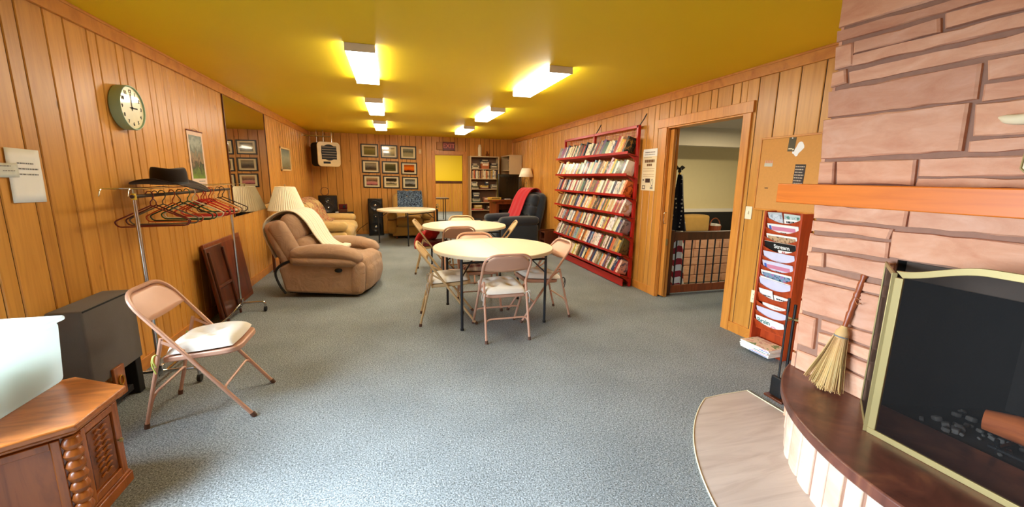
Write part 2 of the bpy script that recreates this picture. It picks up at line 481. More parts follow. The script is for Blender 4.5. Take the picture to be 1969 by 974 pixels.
def planks(axis, facing, at, u0, u1, z0, z1, holes=(), seed=1, depth=.007):
    """tongue and groove boards with chamfered edges on a vertical plane; axis = the world axis that u runs along"""
    r = random.Random(seed); mb = MB(); gap, ch = .0035, .0045
    def P(u, d, z):
        return (at + facing * d, u, z) if axis == 1 else (u, at + facing * d, z)
    u = u0
    while u < u1 - .01:
        w = r.choice([.09, .1, .145, .15, .19, .2]); v = min(u + w, u1)
        if u1 - v < .05: v = u1
        cuts = sorted({u, v} | {h[0] for h in holes if u < h[0] < v} | {h[1] for h in holes if u < h[1] < v})
        for a, b in zip(cuts, cuts[1:]):
            sp = [(z0, z1)]
            for h in holes:
                if a >= h[0] - 1e-6 and b <= h[1] + 1e-6:
                    ns = []
                    for s in sp:
                        if h[2] > s[0]: ns.append((s[0], min(s[1], h[2])))
                        if h[3] < s[1]: ns.append((max(s[0], h[3]), s[1]))
                    sp = ns
            for s in sp:
                if s[1] - s[0] < .005: continue
                aa = a + (gap if abs(a - u) < 1e-6 else 0); bb = b - (gap if abs(b - v) < 1e-6 else 0)
                if bb - aa < .01: continue
                pr = [(aa, -depth), (aa, -ch), (aa + ch, 0), (bb - ch, 0), (bb, -ch), (bb, -depth)]
                vs = [P(p[0], p[1], s[0]) for p in pr] + [P(p[0], p[1], s[1]) for p in pr]
                n = 6
                fs = [(i, i + 1, n + i + 1, n + i) for i in range(n - 1)] + [tuple(range(n)), tuple(range(2 * n - 1, n - 1, -1))]
                mb.add(vs, fs)
        u = v
    return mb
def backing(axis, at0, at1, u0, u1, z0, z1, hole=None):
    mb = MB()
    def bx(a, b, c, d):
        if b - a < 1e-4 or d - c < 1e-4: return
        if axis == 1: mb.box(at0, a, c, at1, b, d)
        else: mb.box(a, at0, c, b, at1, d)
    if hole is None: bx(u0, u1, z0, z1)
    else:
        bx(u0, hole[0], z0, z1); bx(hole[1], u1, z0, z1)
        bx(hole[0], hole[1], z0, hole[2]); bx(hole[0], hole[1], hole[3], z1)
    return mb
def wall(name, axis, facing, at, u0, u1, hole, seed):
    mb = planks(axis, facing, at, u0, u1, 0, H, [hole] if hole else [], seed)
    mb.mi = [0] * len(mb.f)
    lo, hi = (at - .11, at - .006) if facing > 0 else (at + .006, at + .11)
    k = backing(axis, lo, hi, u0, u1, 0, H, hole)
    mb.cur = 1; mb.add(k.v, k.f)
    return struct(name, mb, [W['wall'], W['groove']], smooth=0)
LW = (.15, 2.42, .52, 1.62)                   # window in the left wall, just outside the picture
wall('wall_left', 1, 1, XL, YF, YB, LW, 3)
wall('wall_back', 0, -1, YB, XL, XR, (1.06, 1.80, 0, 2.01), 5)
RD = (3.21, 4.33, 0, 2.06)
wall('wall_right', 1, -1, XR, YF, YB, RD, 11)
wall('wall_front', 0, 1, YF, XL, XR, None, 9)

struct('trim_1', MB().box(XL, YF, H - CH, XL + .022, YB, H).box(XL, YF, H - CH + .08, XL + .03, YB, H), W['trim'], bevel=.003)
struct('trim_2', MB().box(XR - .022, YF, H - CH, XR, YB, H).box(XR - .03, YF, H - CH + .08, XR, YB, H), W['trim'], bevel=.003)
struct('baseboard_left', MB().box(XL, YF, 0, XL + .014, YB, .096), W['trim'], bevel=.002)
struct('baseboard_back', MB().box(XL, YB - .014, 0, .97, YB, .08).box(1.89, YB - .014, 0, XR, YB, .08), W['trim'], bevel=.002)
struct('baseboard_right', MB().box(XR - .014, 4.42, 0, XR, YB, .096).box(XR - .014, YF, 0, XR, 3.12, .096), W['trim'], bevel=.002)
struct('trim_8', MB().tube([(XL + .004, YB - .004, 0), (XL + .004, YB - .004, H)], .014, 8).tube([(XR - .004, YB - .004, 0), (XR - .004, YB - .004, H)], .014, 8), W['trimv'])
# window in the left wall (daylight)
wf = MB()
for a in (LW[0] - .06, LW[1]): wf.box(XL - .1, a, LW[2] - .06, XL + .015, a + .06, LW[3] + .06)
for z in (LW[2] - .06, LW[3]): wf.box(XL - .1, LW[0], z, XL + .015, LW[1], z + .06)
wf.box(XL - .07, 1.26, LW[2], XL - .03, 1.31, LW[3])
struct('window_1', wf, W['trimv'], bevel=.003)
# doorway in the back wall
db = MB()
for a, b in ((.985, 1.06), (1.80, 1.88)): db.box(a, YB - .02, 0, b, YB, 2.09)
db.box(1.06, YB - .02, 2.01, 1.80, YB, 2.09)
db.box(1.055, YB, 0, 1.075, YB + .12, 2.01).box(1.785, YB, 0, 1.805, YB + .12, 2.01).box(1.06, YB, 1.99, 1.80, YB + .12, 2.01)
struct('trim_3', db, W['trimv'], bevel=.003)
# doorway in the right wall
dr = MB()
dr.box(XR - .024, 3.10, 2.055, XR, 4.49, 2.155)
dr.box(XR - .02, 4.325, 0, XR, 4.415, 2.055).box(XR - .02, 3.12, 0, XR, 3.212, 2.055)
dr.box(XR - .005, 3.205, 0, XR + .12, 3.225, 2.055).box(XR - .005, 4.318, 0, XR + .03, 4.335, 2.055)
dr.box(XR + .085, 4.27, 0, XR + .125, 4.335, 2.055).box(XR - .005, 3.21, 2.04, XR + .12, 4.33, 2.06)
struct('trim_4', dr, W['trimv'], bevel=.003)
d = struct('door_1', MB().box(XR + .036, 4.255, .02, XR + .072, 4.40, 2.03), W['trimv'], bevel=.003)
pull = MB().tube(fillet([(XR + .036, 4.275, .93), (XR - .0, 4.275, .93), (XR - .0, 4.275, 1.06), (XR + .036, 4.275, 1.06)], .025), .006)
pull.build('door_handle', W['chrome'], d)
lp = MB().box(XR + .04, 4.252, .66, XR + .068, 4.256, .74).box(XR + .048, 4.25, .685, XR + .06, 4.254, .715)
lp.build('latch_plate', W['brass'], d)

# ---------------------------------------------------------------- room beyond the back doorway
struct('floor_back_room', MB().box(-1.5, YB + .12, -.06, 4.5, 17.7, -.001), W['carpet'], smooth=0)
bw = planks(0, -1, 17.5, -1.5, 4.5, 0, 1.2, (), 21)
struct('wall_back_room_wainscot', bw, W['wall'], smooth=0)
struct('wall_back_room', MB().box(-1.5, 17.507, 0, 4.5, 17.6, 2.8).box(-1.6, YB + .12, 0, -1.5, 17.6, 2.8).box(4.5, YB + .12, 0, 4.6, 17.6, 2.8), W['ceil'], smooth=0)
struct('ceiling_back_room', MB().box(-1.6, YB + .11, 2.8, 4.6, 17.6, 2.86), W['offwhite_ceil'], smooth=0)
struct('trim_5', MB().box(-1.5, 17.45, 1.19, 4.5, 17.507, 1.27), W['darkwood'], bevel=.004)
# ---------------------------------------------------------------- sunken room beyond the right doorway
X3 = XR + .12
struct('floor_side_room', MB().box(X3, 4.44, -.85, 9.2, 8.2, -.8), plain('moss_green_carpet', rgb(74, 76, 54), .95, nscale=60, var=.2), smooth=0)
struct('wall_side_room', MB().box(5.9, 8.0, .78, 9.2, 8.1, 2.5).box(X3, 8.0, -.8, 5.9, 8.1, 2.5).box(9.1, 2.5, -.8, 9.2, 8.1, 2.5).box(X3, 2.5, -.8, 9.2, 2.6, 2.5)
       .box(X3, 4.42, -.8, 5.6, 4.44, -.06).box(5.58, 2.6, -.8, 5.6, 4.44, -.06), W['cream'], smooth=0)
struct('ceiling_side_room', MB().box(X3, 2.5, 2.46, 9.2, 8.1, 2.52).box(X3, 7.0, 2.11, 9.2, 7.2, 2.46), W['offwhite_ceil'], smooth=0)
struct('trim_6', MB().box(5.6, 7.96, .72, 9.1, 8.0, .80), W['white_paint'], bevel=.004)
struct('wall_side_room_recess', MB().box(5.6, 7.985, -.8, 9.1, 8.0, .72), W['matte_black'], smooth=0)  # flat black sheet painted as the shade of a recess
lowstone = MB(); r = random.Random(4)
z = -.8
while z < .25:
    h = min(r.uniform(.16, .24), .3 - z); x = 5.6
    while x < 9.0:
        w = r.uniform(.4, .9); lowstone.box(x, 7.45, z, min(x + w, 9.05) - .012, 7.75, z + h - .012); x += w
    z += h
struct('wall_low_stone', lowstone, W['stone'], bevel=.01)
# railing
rl = thing('stair_railing', 'wooden stair railing with thin black balusters seen through the right doorway', 'railing', (3.36, 4.36, 0))
MB().box(0, -.03, .70, 1.9, .04, .805).build('top_rail', W['darkwood'], rl, bevel=.008)
MB().box(0, -.02, .02, 1.9, .02, .12).build('bottom_rail', W['brownwood'], rl, bevel=.005)
MB().box(-.05, -.03, .0, 0, .03, .83).box(1.9, -.03, 0, 1.95, .03, .83).build('newel_post', W['darkwood'], rl, bevel=.004)
for k in range(16):
    x = .06 + k * .118
    MB().tube([(x, 0, .12), (x, 0, .70)], .009, 8).build('baluster', W['black_metal'], rl)
# flag on a pole
fl = thing('flag', 'furled American flag on a pole topped by an eagle behind the stair railing', 'flag', (4.35, 5.62, -.8))
MB().tube([(0, 0, .02), (0, 0, 2.36)], .014, 10).build('pole', W['gold'], fl)
MB().lathe([(.16, 0), (.16, .02), (.05, .05), (.02, .09)], 20).build('base', W['gold'], fl)
eg = MB().rbox(.05, .035, .08, .015, Tm(0, 0, 2.40))
eg.tube([(0, 0, 2.42), (.03, -.01, 2.46), (.05, -.01, 2.45)], [.014, .012, .005], 8)
for s in (-1, 1):
    eg.add([(s * .015, 0, 2.43), (s * .05, 0, 2.47), (s * .10, 0, 2.44), (s * .05, 0, 2.40), (s * .015, .012, 2.43), (s * .05, .012, 2.47), (s * .1, .012, 2.44), (s * .05, .012, 2.4)], [(0, 1, 2, 3), (7, 6, 5, 4), (0, 4, 5, 1), (1, 5, 6, 2), (2, 6, 7, 3), (3, 7, 4, 0)])
eg.build('eagle', W['black_metal'], fl)
def cloth(z0, z1, r0, r1, a0, a1, n=24):
    mb = MB()
    def fn(u, v):
        a = a0 + (a1 - a0) * u; z = z0 + (z1 - z0) * v; rr = (r0 + (r1 - r0) * v) * (1 + .35 * sin(a * 4 + v * 2))
        return (rr * cos(a) + .012, rr * sin(a) - .01, z)
    return mb.grid(n, 10, fn)
t = NT('flag_canton'); v = t.coords(scale=(16, 16, 16)); vo = t.node('ShaderNodeTexVoronoi'); vo.inputs['Scale'].default_value = 1; vo.inputs['Randomness'].default_value = .3; t.link(v, vo.inputs['Vector'])
canton_mat = t.set(.8, color=t.ramp(vo.outputs['Distance'], [(.22, rgb(230, 226, 216)), (.26, rgb(20, 22, 44))]))
t = NT('flag_stripes'); v = t.coords(); wv = t.node('ShaderNodeTexWave', bands_direction='DIAGONAL'); wv.inputs['Scale'].default_value = 3.2; t.link(v, wv.inputs[0])
stripe_mat = t.set(.8, color=t.ramp(wv.outputs[0], [(0, rgb(150, 24, 34)), (.5, rgb(232, 224, 214))], 'CONSTANT'))
cloth(1.42, 2.33, .13, .03, 0, 2 * pi).build('star_field', canton_mat, fl, solid=.004)
cloth(.42, 1.46, .17, .13, 0, 2 * pi).build('stripes', stripe_mat, fl, solid=.004)
# khaki trunk and a basket on the low stone wall
tr = thing('bench_seat', 'khaki upholstered bench beneath the pale wall in the side room', 'bench', (6.34, 7.6, .292))
MB().rbox(.66, .28, .36, .05, Tm(0, 0, .22), puff=(0, .02, .02)).build('cushion', W['tan_chair'], tr)
MB().box(-.33, -.13, 0, .33, .13, .05).build('base', W['darkwood'], tr, bevel=.006)
bs = thing('basket', 'small round basket holding white papers beside the khaki bench', 'basket', (6.93, 7.6, .292))
MB().lathe([(.02, 0), (.11, 0), (.13, .08), (.14, .16), (.13, .16), (.12, .08), (.10, .02), (.02, .02)], 24).build('body', W['brownwood'], bs)
MB().tube([(.135 * cos(a), 0, .16 + .16 * sin(a)) for a in [pi * k / 12 for k in range(13)]], .012, 8).build('handle', W['brownwood'], bs)
MB().box(-.09, -.06, .12, .08, .07, .20, Tm(0, 0, 0, 0, 12, 8)).build('papers', W['paper'], bs)

# back room: table with planter
bt = thing('folding_table', 'dark folding table standing in the room beyond the back doorway', 'table', (1.35, 14.0, 0))
MB().box(-.75, -.35, .72, .42, .35, .755).build('table_top', W['darkwood'], bt, bevel=.006)
for x, y in ((-.65, -.3), (-.65, .3), (.3, -.3), (.3, .3)):
    MB().tube([(x, y, 0), (x, y, .72)], .014, 8).build('leg', W['black_metal'], bt)
pp = thing('planter', 'black square planter with green leaves beside the far folding table', 'planter', (1.18, 13.4, 0))
MB().prism(rrect(.36, .36, .04), 0, .42).build('pot', W['matte_black'], pp, bevel=.01)
lf = MB(); r = random.Random(3)
for k in range(40):
    a = r.uniform(0, 2 * pi); R_ = r.uniform(.02, .15); t_ = r.uniform(.04, .12)
    x, y, z = R_ * cos(a), R_ * sin(a), .42 + r.uniform(0, .12)
    lf.add([(x, y, z), (x + t_ * cos(a) + .03 * sin(a), y + t_ * sin(a) - .03 * cos(a), z + .05), (x + t_ * 1.8 * cos(a), y + t_ * 1.8 * sin(a), z + .03), (x + t_ * cos(a) - .03 * sin(a), y + t_ * sin(a) + .03 * cos(a), z + .05)], [(0, 1, 2, 3)])
lf.build('leaves', plain('leaf_green', rgb(70, 110, 50), .5), pp, solid=.002)['kind'] = 'stuff'

# ---------------------------------------------------------------- ceiling lights
def make_light():
    o = thing('ceiling_light', 'x', 'ceiling light', group='fluorescent ceiling lights')
    MB().box(-.11, .012, -.056, .11, 1.188, -.002).build('diffuser', W['diffuser'], o, bevel=.01)
    for y in (0, 1.188):
        MB().box(-.113, y, -.06, .113, y + .012, 0).build('end_cap', W['white_paint'], o, bevel=.003)
    return o
L0 = make_light()
for k, (x, y, lab) in enumerate([(-.20, 3.57, 'fluorescent ceiling light nearest the camera in the left row'), (-.19, 5.90, 'middle fluorescent ceiling light of the left row'),
        (-.18, 8.24, 'fluorescent ceiling light closest to the nine pictures in the left row'), (1.50, 3.67, 'fluorescent ceiling light nearest the camera in the right row'),
        (1.51, 6.05, 'middle fluorescent ceiling light of the right row'), (1.51, 8.40, 'fluorescent ceiling light closest to the exit sign in the right row')]):
    o = L0 if k == 0 else copy_tree(L0)
    o.location = (x, y, H); o['label'] = lab

# ================================================================== FIREPLACE
XC, YC, ZS = 2.29, 1.80, .345
fp = thing('fireplace', 'pink sandstone fireplace with an orange wooden mantel and a rounded raised hearth', 'fireplace', (XC, .75, 0))
FO = Vector((XC, .75, 0))
STONES = [[(1.80,2.45),(1.134,2.388),(1.106,2.225),(1.796,2.252)],[(1.800,2.236),(1.103,2.205),(1.098,2.172),(1.795,2.182)],[(1.795,2.160),(1.707,2.158),(1.692,2.044),(1.784,2.041)],
[(1.698,2.156),(1.346,2.152),(1.336,2.092),(1.692,2.099)],[(1.329,2.162),(.7,2.157),(.7,2.099),(1.319,2.100)],[(1.694,2.090),(.83,2.084),(.82,2.031),(1.689,2.038)],
[(1.789,2.028),(1.721,2.032),(1.706,1.960),(1.788,1.952)],[(1.708,2.013),(.62,2.014),(.61,1.953),(1.695,1.951)],[(1.796,1.930),(1.178,1.930),(1.171,1.791),(1.778,1.796)],
[(1.163,1.936),(.86,1.939),(.846,1.863),(1.150,1.859)],[(1.160,1.845),(.644,1.851),(.633,1.783),(1.157,1.779)],[(1.796,1.784),(1.189,1.779),(1.183,1.586),(1.779,1.576)],
[(1.172,1.771),(.831,1.773),(.81,1.640),(1.159,1.644)],[(1.164,1.623),(.708,1.630),(.699,1.576),(1.161,1.580)],[(1.784,1.559),(1.703,1.559),(1.692,1.439),(1.777,1.437)],
[(1.693,1.559),(1.337,1.557),(1.330,1.440),(1.677,1.439)],[(1.327,1.559),(.796,1.561),(.784,1.487),(1.322,1.482)],[(1.320,1.472),(.683,1.480),(.676,1.438),(1.325,1.435)],
[(1.784,1.327),(1.332,1.326),(1.332,1.250),(1.774,1.248)],[(1.329,1.327),(.658,1.328),(.646,1.255),(1.326,1.250)],[(1.772,1.234),(1.379,1.232),(1.389,1.182),(1.767,1.180)],
[(1.778,1.153),(1.385,1.167),(1.380,1.090),(1.775,1.084)],[(1.375,1.223),(.443,1.240),(.420,1.098),(1.371,1.101)],[(1.773,1.055),(1.684,1.063),(1.676,0.982),(1.770,0.973)],
[(1.673,1.065),(1.348,1.071),(1.345,0.984),(1.662,0.989)],[(1.776,0.960),(1.36,0.953),(1.36,0.908),(1.774,0.898)],[(1.777,0.890),(1.37,0.894),(1.36,0.713),(1.765,0.706)],
[(1.776,0.682),(1.673,0.683),(1.665,0.502),(1.759,0.498)],[(1.646,0.687),(1.36,0.702),(1.36,0.634),(1.642,0.632)],[(1.644,0.612),(1.355,0.622),(1.355,0.563),(1.641,0.560)],
[(1.647,0.543),(1.355,0.546),(1.36,0.469),(1.642,0.477)],[(1.758,0.457),(1.626,0.463),(1.622,0.345),(1.757,0.345)],[(1.61,0.46),(1.371,0.455),(1.36,0.345),(1.61,0.345)]]
sb = MB(); r = random.Random(8)
def front_stone(q):
    # polygon (y,z) subdivided a little so that the edges wander, extruded towards the room
    pts = []
    n = len(q)
    for i in range(n):
        a, b = Vector(q[i]), Vector(q[(i + 1) % n]); L = (b - a).length; k = max(1, int(L / .07))
        for j in range(k):
            p = a.lerp(b, j / k)
            if j: p += Vector((r.uniform(-.003, .003), r.uniform(-.004, .004)))
            pts.append(p)
    d = r.uniform(-.008, .008)
    c = sum(pts, Vector((0, 0))) / len(pts)
    inner = [p + (c - p).normalized() * min(.009, (c - p).length * .3) for p in pts]
    m = len(pts)
    vs = [(XC + .03, p.x, p.y) for p in pts] + [(XC + d + .008, p.x, p.y) for p in pts] + [(XC + d, p.x, p.y) for p in inner]
    fs = [tuple(range(2 * m, 3 * m))]
    for i in range(m):
        j = (i + 1) % m
        fs += [(i, j, m + j, m + i), (m + i, m + j, 2 * m + j, 2 * m + i)]
    sb.add([tuple(Vector(v) - FO) for v in vs], fs)
for q in STONES: front_stone(q)
# the rest of the front, right of the picture
YE = -.35
z = 1.44
while z < 2.40:
    h = r.choice([.06, .09, .13, .17]); y = YE
    yl = .60
    while y < yl - .05:
        w = r.uniform(.25, .6); e = min(y + w, yl - .012)
        front_stone([(e, min(z + h, 2.43)), (y, min(z + h, 2.43)), (y, z), (e, z)]); y = e + .015
    z += h + .015
z = .345
while z < 1.30:
    h = r.choice([.06, .09, .13]); h = min(h, 1.32 - z)
    if z > 1.09: front_stone([(.40, z + h), (YE, z + h), (YE, z), (.40, z)])
    else: front_stone([(.10, z + h), (YE, z + h), (YE, z), (.10, z)])
    z += h + .015
# the two sides of the chimney breast
for yy, s in ((YC, 1), (YE, -1)):
    z = .0
    while z < 2.42:
        h = r.choice([.06, .09, .13, .17]); x = XC + .02
        while x < XR - .03:
            w = r.uniform(.2, .5); e = min(x + w, XR - .012)
            zz = min(z + h, 2.435)
            y0 = yy - .03 * s; y1 = yy - (.004 + r.uniform(0, .012)) * s
            sb.box(x - FO.x, min(y0, y1) - FO.y, z, e - FO.x, max(y0, y1) - FO.y, zz); x = e + .014
        z += h + .014
sb.build('stone_facing', W['stone'], fp, smooth=25)
mo = MB()
OY0, OY1, OZ = .10, 1.345, 1.09
mo.box(.022, OY1 - .75, 0, XR - .004 - XC, YC - .03 - .75, 2.438)
mo.box(.022, YE + .03 - .75, 0, XR - .004 - XC, OY0 - .75, 2.438)
mo.box(.022, OY0 - .75, OZ, XR - .004 - XC, OY1 - .75, 2.438)
mo.box(.022, OY0 - .75, 0, XR - .004 - XC, OY1 - .75, .33)
mo.build('mortar_core', W['mortar'], fp, smooth=0)
fb = MB()
a, b = OY0 - .75, OY1 - .75
fb.add([(.03, a, .335), (.03, b, .335), (.62, b - .22, .335), (.62, a + .22, .335), (.03, a, OZ), (.03, b, OZ), (.62, b - .22, OZ), (.62, a + .22, OZ)],
       [(0, 1, 2, 3), (4, 7, 6, 5), (1, 5, 6, 2), (2, 6, 7, 3), (3, 7, 4, 0)])
fb.build('firebox', W['soot'], fp, smooth=0, recalc=False)
MB().box(.05, a + .02, 1.0, .09, b - .02, OZ - .004).build('smoke_hood', plain('smoked_iron', rgb(84, 68, 56), .7, .2, nscale=5, var=.3), fp, bevel=.004)
MB().box(2.11 - XC, YE - .1 - .75, 1.333, .02, 1.868 - .75, 1.438).build('mantel', W['mantel'], fp, bevel=.005)
# hearth: pale stones set on end round the arc, slate slab above
HC = Vector((2.85 - XC, 0)); RB, RS = 1.145, 1.19
hb = MB()
ang = pi - 1.05
r = random.Random(12)
A1 = pi + 1.05
cb = MB()
arc = [(HC.x + (RB - .011) * cos(t), (RB - .011) * sin(t)) for t in [ang + (A1 - ang) * k / 60 for k in range(61)]]
arc = [p for p in arc if p[0] < .03]
cb.prism([(.03, arc[0][1])] + arc + [(.03, arc[-1][1])], 0, .29)
cb.build('hearth_core', W['mortar'], fp, smooth=30)
t = ang
while t < A1 - .02:
    w = r.uniform(.075, .135); e = min(t + w, A1); g = .007
    R1 = RB + r.uniform(-.006, .008)
    n = 4; vs = []
    for k in range(n + 1):
        q = t + g + (e - t - 2 * g) * k / n
        ro = R1 - (.004 if k in (0, n) else 0)
        for zz in (.0, .292):
            vs.append((HC.x + ro * cos(q), ro * sin(q), zz)); vs.append((HC.x + (RB - .05) * cos(q), (RB - .05) * sin(q), zz))
    fs = []
    for k in range(n):
        i, j = 4 * k, 4 * (k + 1)
        fs += [(i, j, j + 2, i + 2), (i + 1, i + 3, j + 3, j + 1), (i + 2, j + 2, j + 3, i + 3), (i, i + 1, j + 1, j)]
    fs += [(0, 2, 3, 1), (4 * n, 4 * n + 1, 4 * n + 3, 4 * n + 2)]
    if HC.x + RB * cos((t + e) / 2) < .03: hb.add(vs, fs)
    t = e
hb.build('hearth_stones', W['stone_lt'], fp, smooth=25, bevel=.006)
arc = [(HC.x + RS * cos(t), RS * sin(t)) for t in [pi - 1.15 + 2.3 * k / 80 for k in range(81)]]
arc = [p for p in arc if p[0] < .06]
MB().prism([(.06, arc[0][1])] + arc + [(.06, arc[-1][1])], .292, ZS).build('hearth_slab', W['slab'], fp, smooth=30, bevel=.008)
# vinyl floor pad round the hearth, with a pale edging strip
PR = 1.60
pad = [(2.85 + PR * cos(t), .75 + PR * sin(t)) for t in [pi - 1.35 + 2.4 * k / 80 for k in range(81)]]
pad = [p for p in pad if p[1] < 2.10 and p[0] < 2.335 and p[1] > -.6]
poly = [(2.335, 1.82), (2.335, 2.098)] + [(pad[0][0] + (2.335 - pad[0][0]) * .4, 2.10)] + pad + [(2.335, -.6)]
struct('floor_hearth_pad', MB().prism(poly, 0.0005, .006), W['vinyl'], smooth=0)
edge = [(2.335, 1.80, .006), (2.335, 2.098, .006)] + [(p[0], p[1], .006) for p in [poly[2]] + pad]
struct('trim_7', MB().tube(edge, .0045, 6), W['pale_edge'])

# fire screen, three leaves
fs_ = thing('fire_screen', 'three-leaf brass framed fire screen with black mesh on the hearth', 'fire screen', (2.02, .62, ZS))
def arch(y):                      # top outline of the middle leaf
    t = min(1, max(0, (.55 - abs(y)) / .28)); return .745 + .066 * (t * t * (3 - 2 * t))
ys = [-.55 + 1.1 * k / 40 for k in range(41)]
fr = MB()
out = [(y, arch(y)) for y in ys]; inn = [(max(-.52, min(.52, y)), arch(y) - .028) for y in ys]
n = len(out)
vs = [(-.006, p[0], p[1]) for p in out] + [(-.006, p[0], p[1]) for p in inn] + [(.006, p[0], p[1]) for p in out] + [(.006, p[0], p[1]) for p in inn]
fs = []
for i in range(n - 1):
    fs += [(i, i + 1, n + i + 1, n + i), (2 * n + i, 3 * n + i, 3 * n + i + 1, 2 * n + i + 1), (i, 2 * n + i, 2 * n + i + 1, i + 1), (n + i, n + i + 1, 3 * n + i + 1, 3 * n + i)]
fr.add(vs, fs)
fr.box(-.006, -.55, .026, .006, -.52, .7165).box(-.006, .52, .026, .006, .55, .7165).box(-.006, -.55, 0, .006, .55, .026)
fr.build('frame', W['brass'], fs_, bevel=.002)
g = MB().grid(40, 1, lambda u, v: (0, -.535 + 1.07 * u, .012 + v * (arch(-.535 + 1.07 * u) - .026)))
g.build('mesh_panel', W['wire_mesh'], fs_)
for s in (-1, 1):
    Mw = Tm(0, s * .557, 0, 0, 0, s * 37)
    lw = MB().box(-.004, -.010, 0, .004, .010, .735, Mw).box(.005, -.004, .715, .30, .004, .735, Mw).box(.005, -.004, 0, .30, .004, .02, Mw).box(.302, -.004, 0, .31, .004, .735, Mw)
    w_ = lw.build('side_frame', W['brass'], fs_, bevel=.002)
    MB().add([tuple(Mw @ Vector(p)) for p in ((.01, 0, .015), (.3, 0, .015), (.3, 0, .73), (.01, 0, .73))], [(0, 1, 2, 3)]).build('side_mesh', W['wire_mesh_dense'], w_)
# log and ash behind the screen
lg = MB()
pts = [(2.50 + .03 * sin(k), 1.02 - .09 * k, .42 + .004 * k) for k in range(10)]
lg.tube(pts, [.045, .058, .06, .062, .06, .061, .06, .058, .056, .05], 14)
tag(lg.build('log', wood('split_log', rgb(150, 66, 24), rgb(200, 104, 46), stretch=(8, .8, 8), rough=.8, island=.1, knots=False)), 'orange-brown log lying in the firebox behind the mesh', 'log')
gr = thing('fire_grate', 'black iron grate under the log in the firebox', 'grate', (2.52, .62, .336))
for k in range(7):
    y = -.3 + k * .1
    MB().tube(fillet([(-.14, y, .07), (-.13, y, .03), (.14, y, .03), (.16, y, .12)], .02), .008, 6).build('bar', W['black_metal'], gr)
MB().tube([(-.12, -.33, .022), (-.12, .33, .022)], .008, 6).tube([(.12, -.33, .022), (.12, .33, .022)], .008, 6).build('rail', W['black_metal'], gr)
for x in (-.12, .12):
    for y in (-.3, .3): MB().tube([(x, y, 0), (x, y, .03)], .008, 6).build('leg', W['black_metal'], gr)
as_ = MB(); r = random.Random(2)
for k in range(40):
    s = r.uniform(.008, .026)
    as_.rbox(s * 1.5, s * 1.2, s, s * .3, Tm(2.42 + r.uniform(-.04, .25), 1.02 + r.uniform(-.12, .16), .336 + s * .5, r.uniform(-20, 20), r.uniform(-20, 20), r.uniform(0, 90)), n=1, m=1)
o = tag(as_.build('ash', plain('grey_ash', rgb(92, 86, 80), .95, var=.6, nscale=30)), 'grey ash and charred lumps on the firebox floor', 'ash', kind='stuff')

# broom leaning on the stones
bm_ = thing('hearth_broom', 'straw hearth broom with turned wooden handle leaning on the sandstone', 'broom', (2.19, 1.515, ZS))
Mb = Tm(0, 0, 0, 4, 10, 0)
MB().lathe([(.011, .36), (.012, .40), (.016, .44), (.012, .455), (.017, .49), (.013, .53), (.017, .545), (.012, .56), (.015, .60), (.011, .63), (.016, .645), (.013, .66), (.005, .668)], 16, Mb).build('handle', W['brownwood'], bm_)
st = MB(); r = random.Random(5)
for k in range(220):
    y = r.gauss(0, .5); y = max(-1, min(1, y)); x = r.uniform(-1, 1)
    tip = (x * .02, y * .095, r.uniform(0, .025) + .02 * abs(y))
    st.tube([(x * .012, y * .022, .34), (x * .017, y * .05, .2), tip], [.003, .0032, .0018], 4, M=Mb)
o = st.build('bristles', W['straw'], bm_); o['kind'] = 'stuff'
MB().lathe([(.02, .30), (.03, .315), (.03, .335), (.022, .35), (.014, .37)], 18, Mb, 1, 1).build('straw_collar', W['straw'], bm_)
MB().lathe([(.031, .308), (.033, .312), (.031, .316)], 18, Mb).build('binding', W['grey_ink'], bm_)
MB().tube([tuple(Mb @ Vector(p)) for p in ((.014, 0, .53), (0, -.02, .525), (-.014, 0, .53), (0, .016, .53), (-.02, -.03, .50), (-.03, -.05, .515))], .0025, 6).build('hanging_cord', plain('leather_cord', rgb(150, 90, 50), .7), bm_)
# fire tools
ft = thing('fire_tool_stand', 'black fireplace tool set standing between brochure rack and chimney', 'fire tools', (2.50, 1.965, 0))
MB().box(-.09, -.07, 0, .09, .07, .016).build('base', W['darkwood'], ft, bevel=.004)
MB().tube([(0, 0, .02), (0, 0, .66)], .009, 8).build('pole', W['black_metal'], ft)
MB().tube([(-.06, 0, .56), (.06, 0, .56)], .006, 6).tube([(0, -.05, .56), (0, .05, .56)], .006, 6).build('hook_bar', W['brass'], ft)
for k, (x, y) in enumerate(((-.06, 0), (0, .05), (.06, 0))):
    p = MB().tube([(x, y, .10), (x, y, .62)], .006, 6); p.tube([(x, y, .62), (x, y, .69)], .0085, 8)
    q = p.build(('poker', 'shovel', 'ash_brush')[k], W['black_metal'], ft)
    if k == 0: MB().rbox(.03, .09, .14, .01, Tm(x, y, .09)).build('blade', W['black_metal'], q)
    if k == 1: MB().tube([(x, y, .1), (x, y - .03, .07), (x, y - .03, .10)], .006, 6).build('hook', W['black_metal'], q)
    if k == 2: MB().rbox(.04, .04, .1, .015, Tm(x, y, .1)).build('bristle_head', W['matte_black'], q)
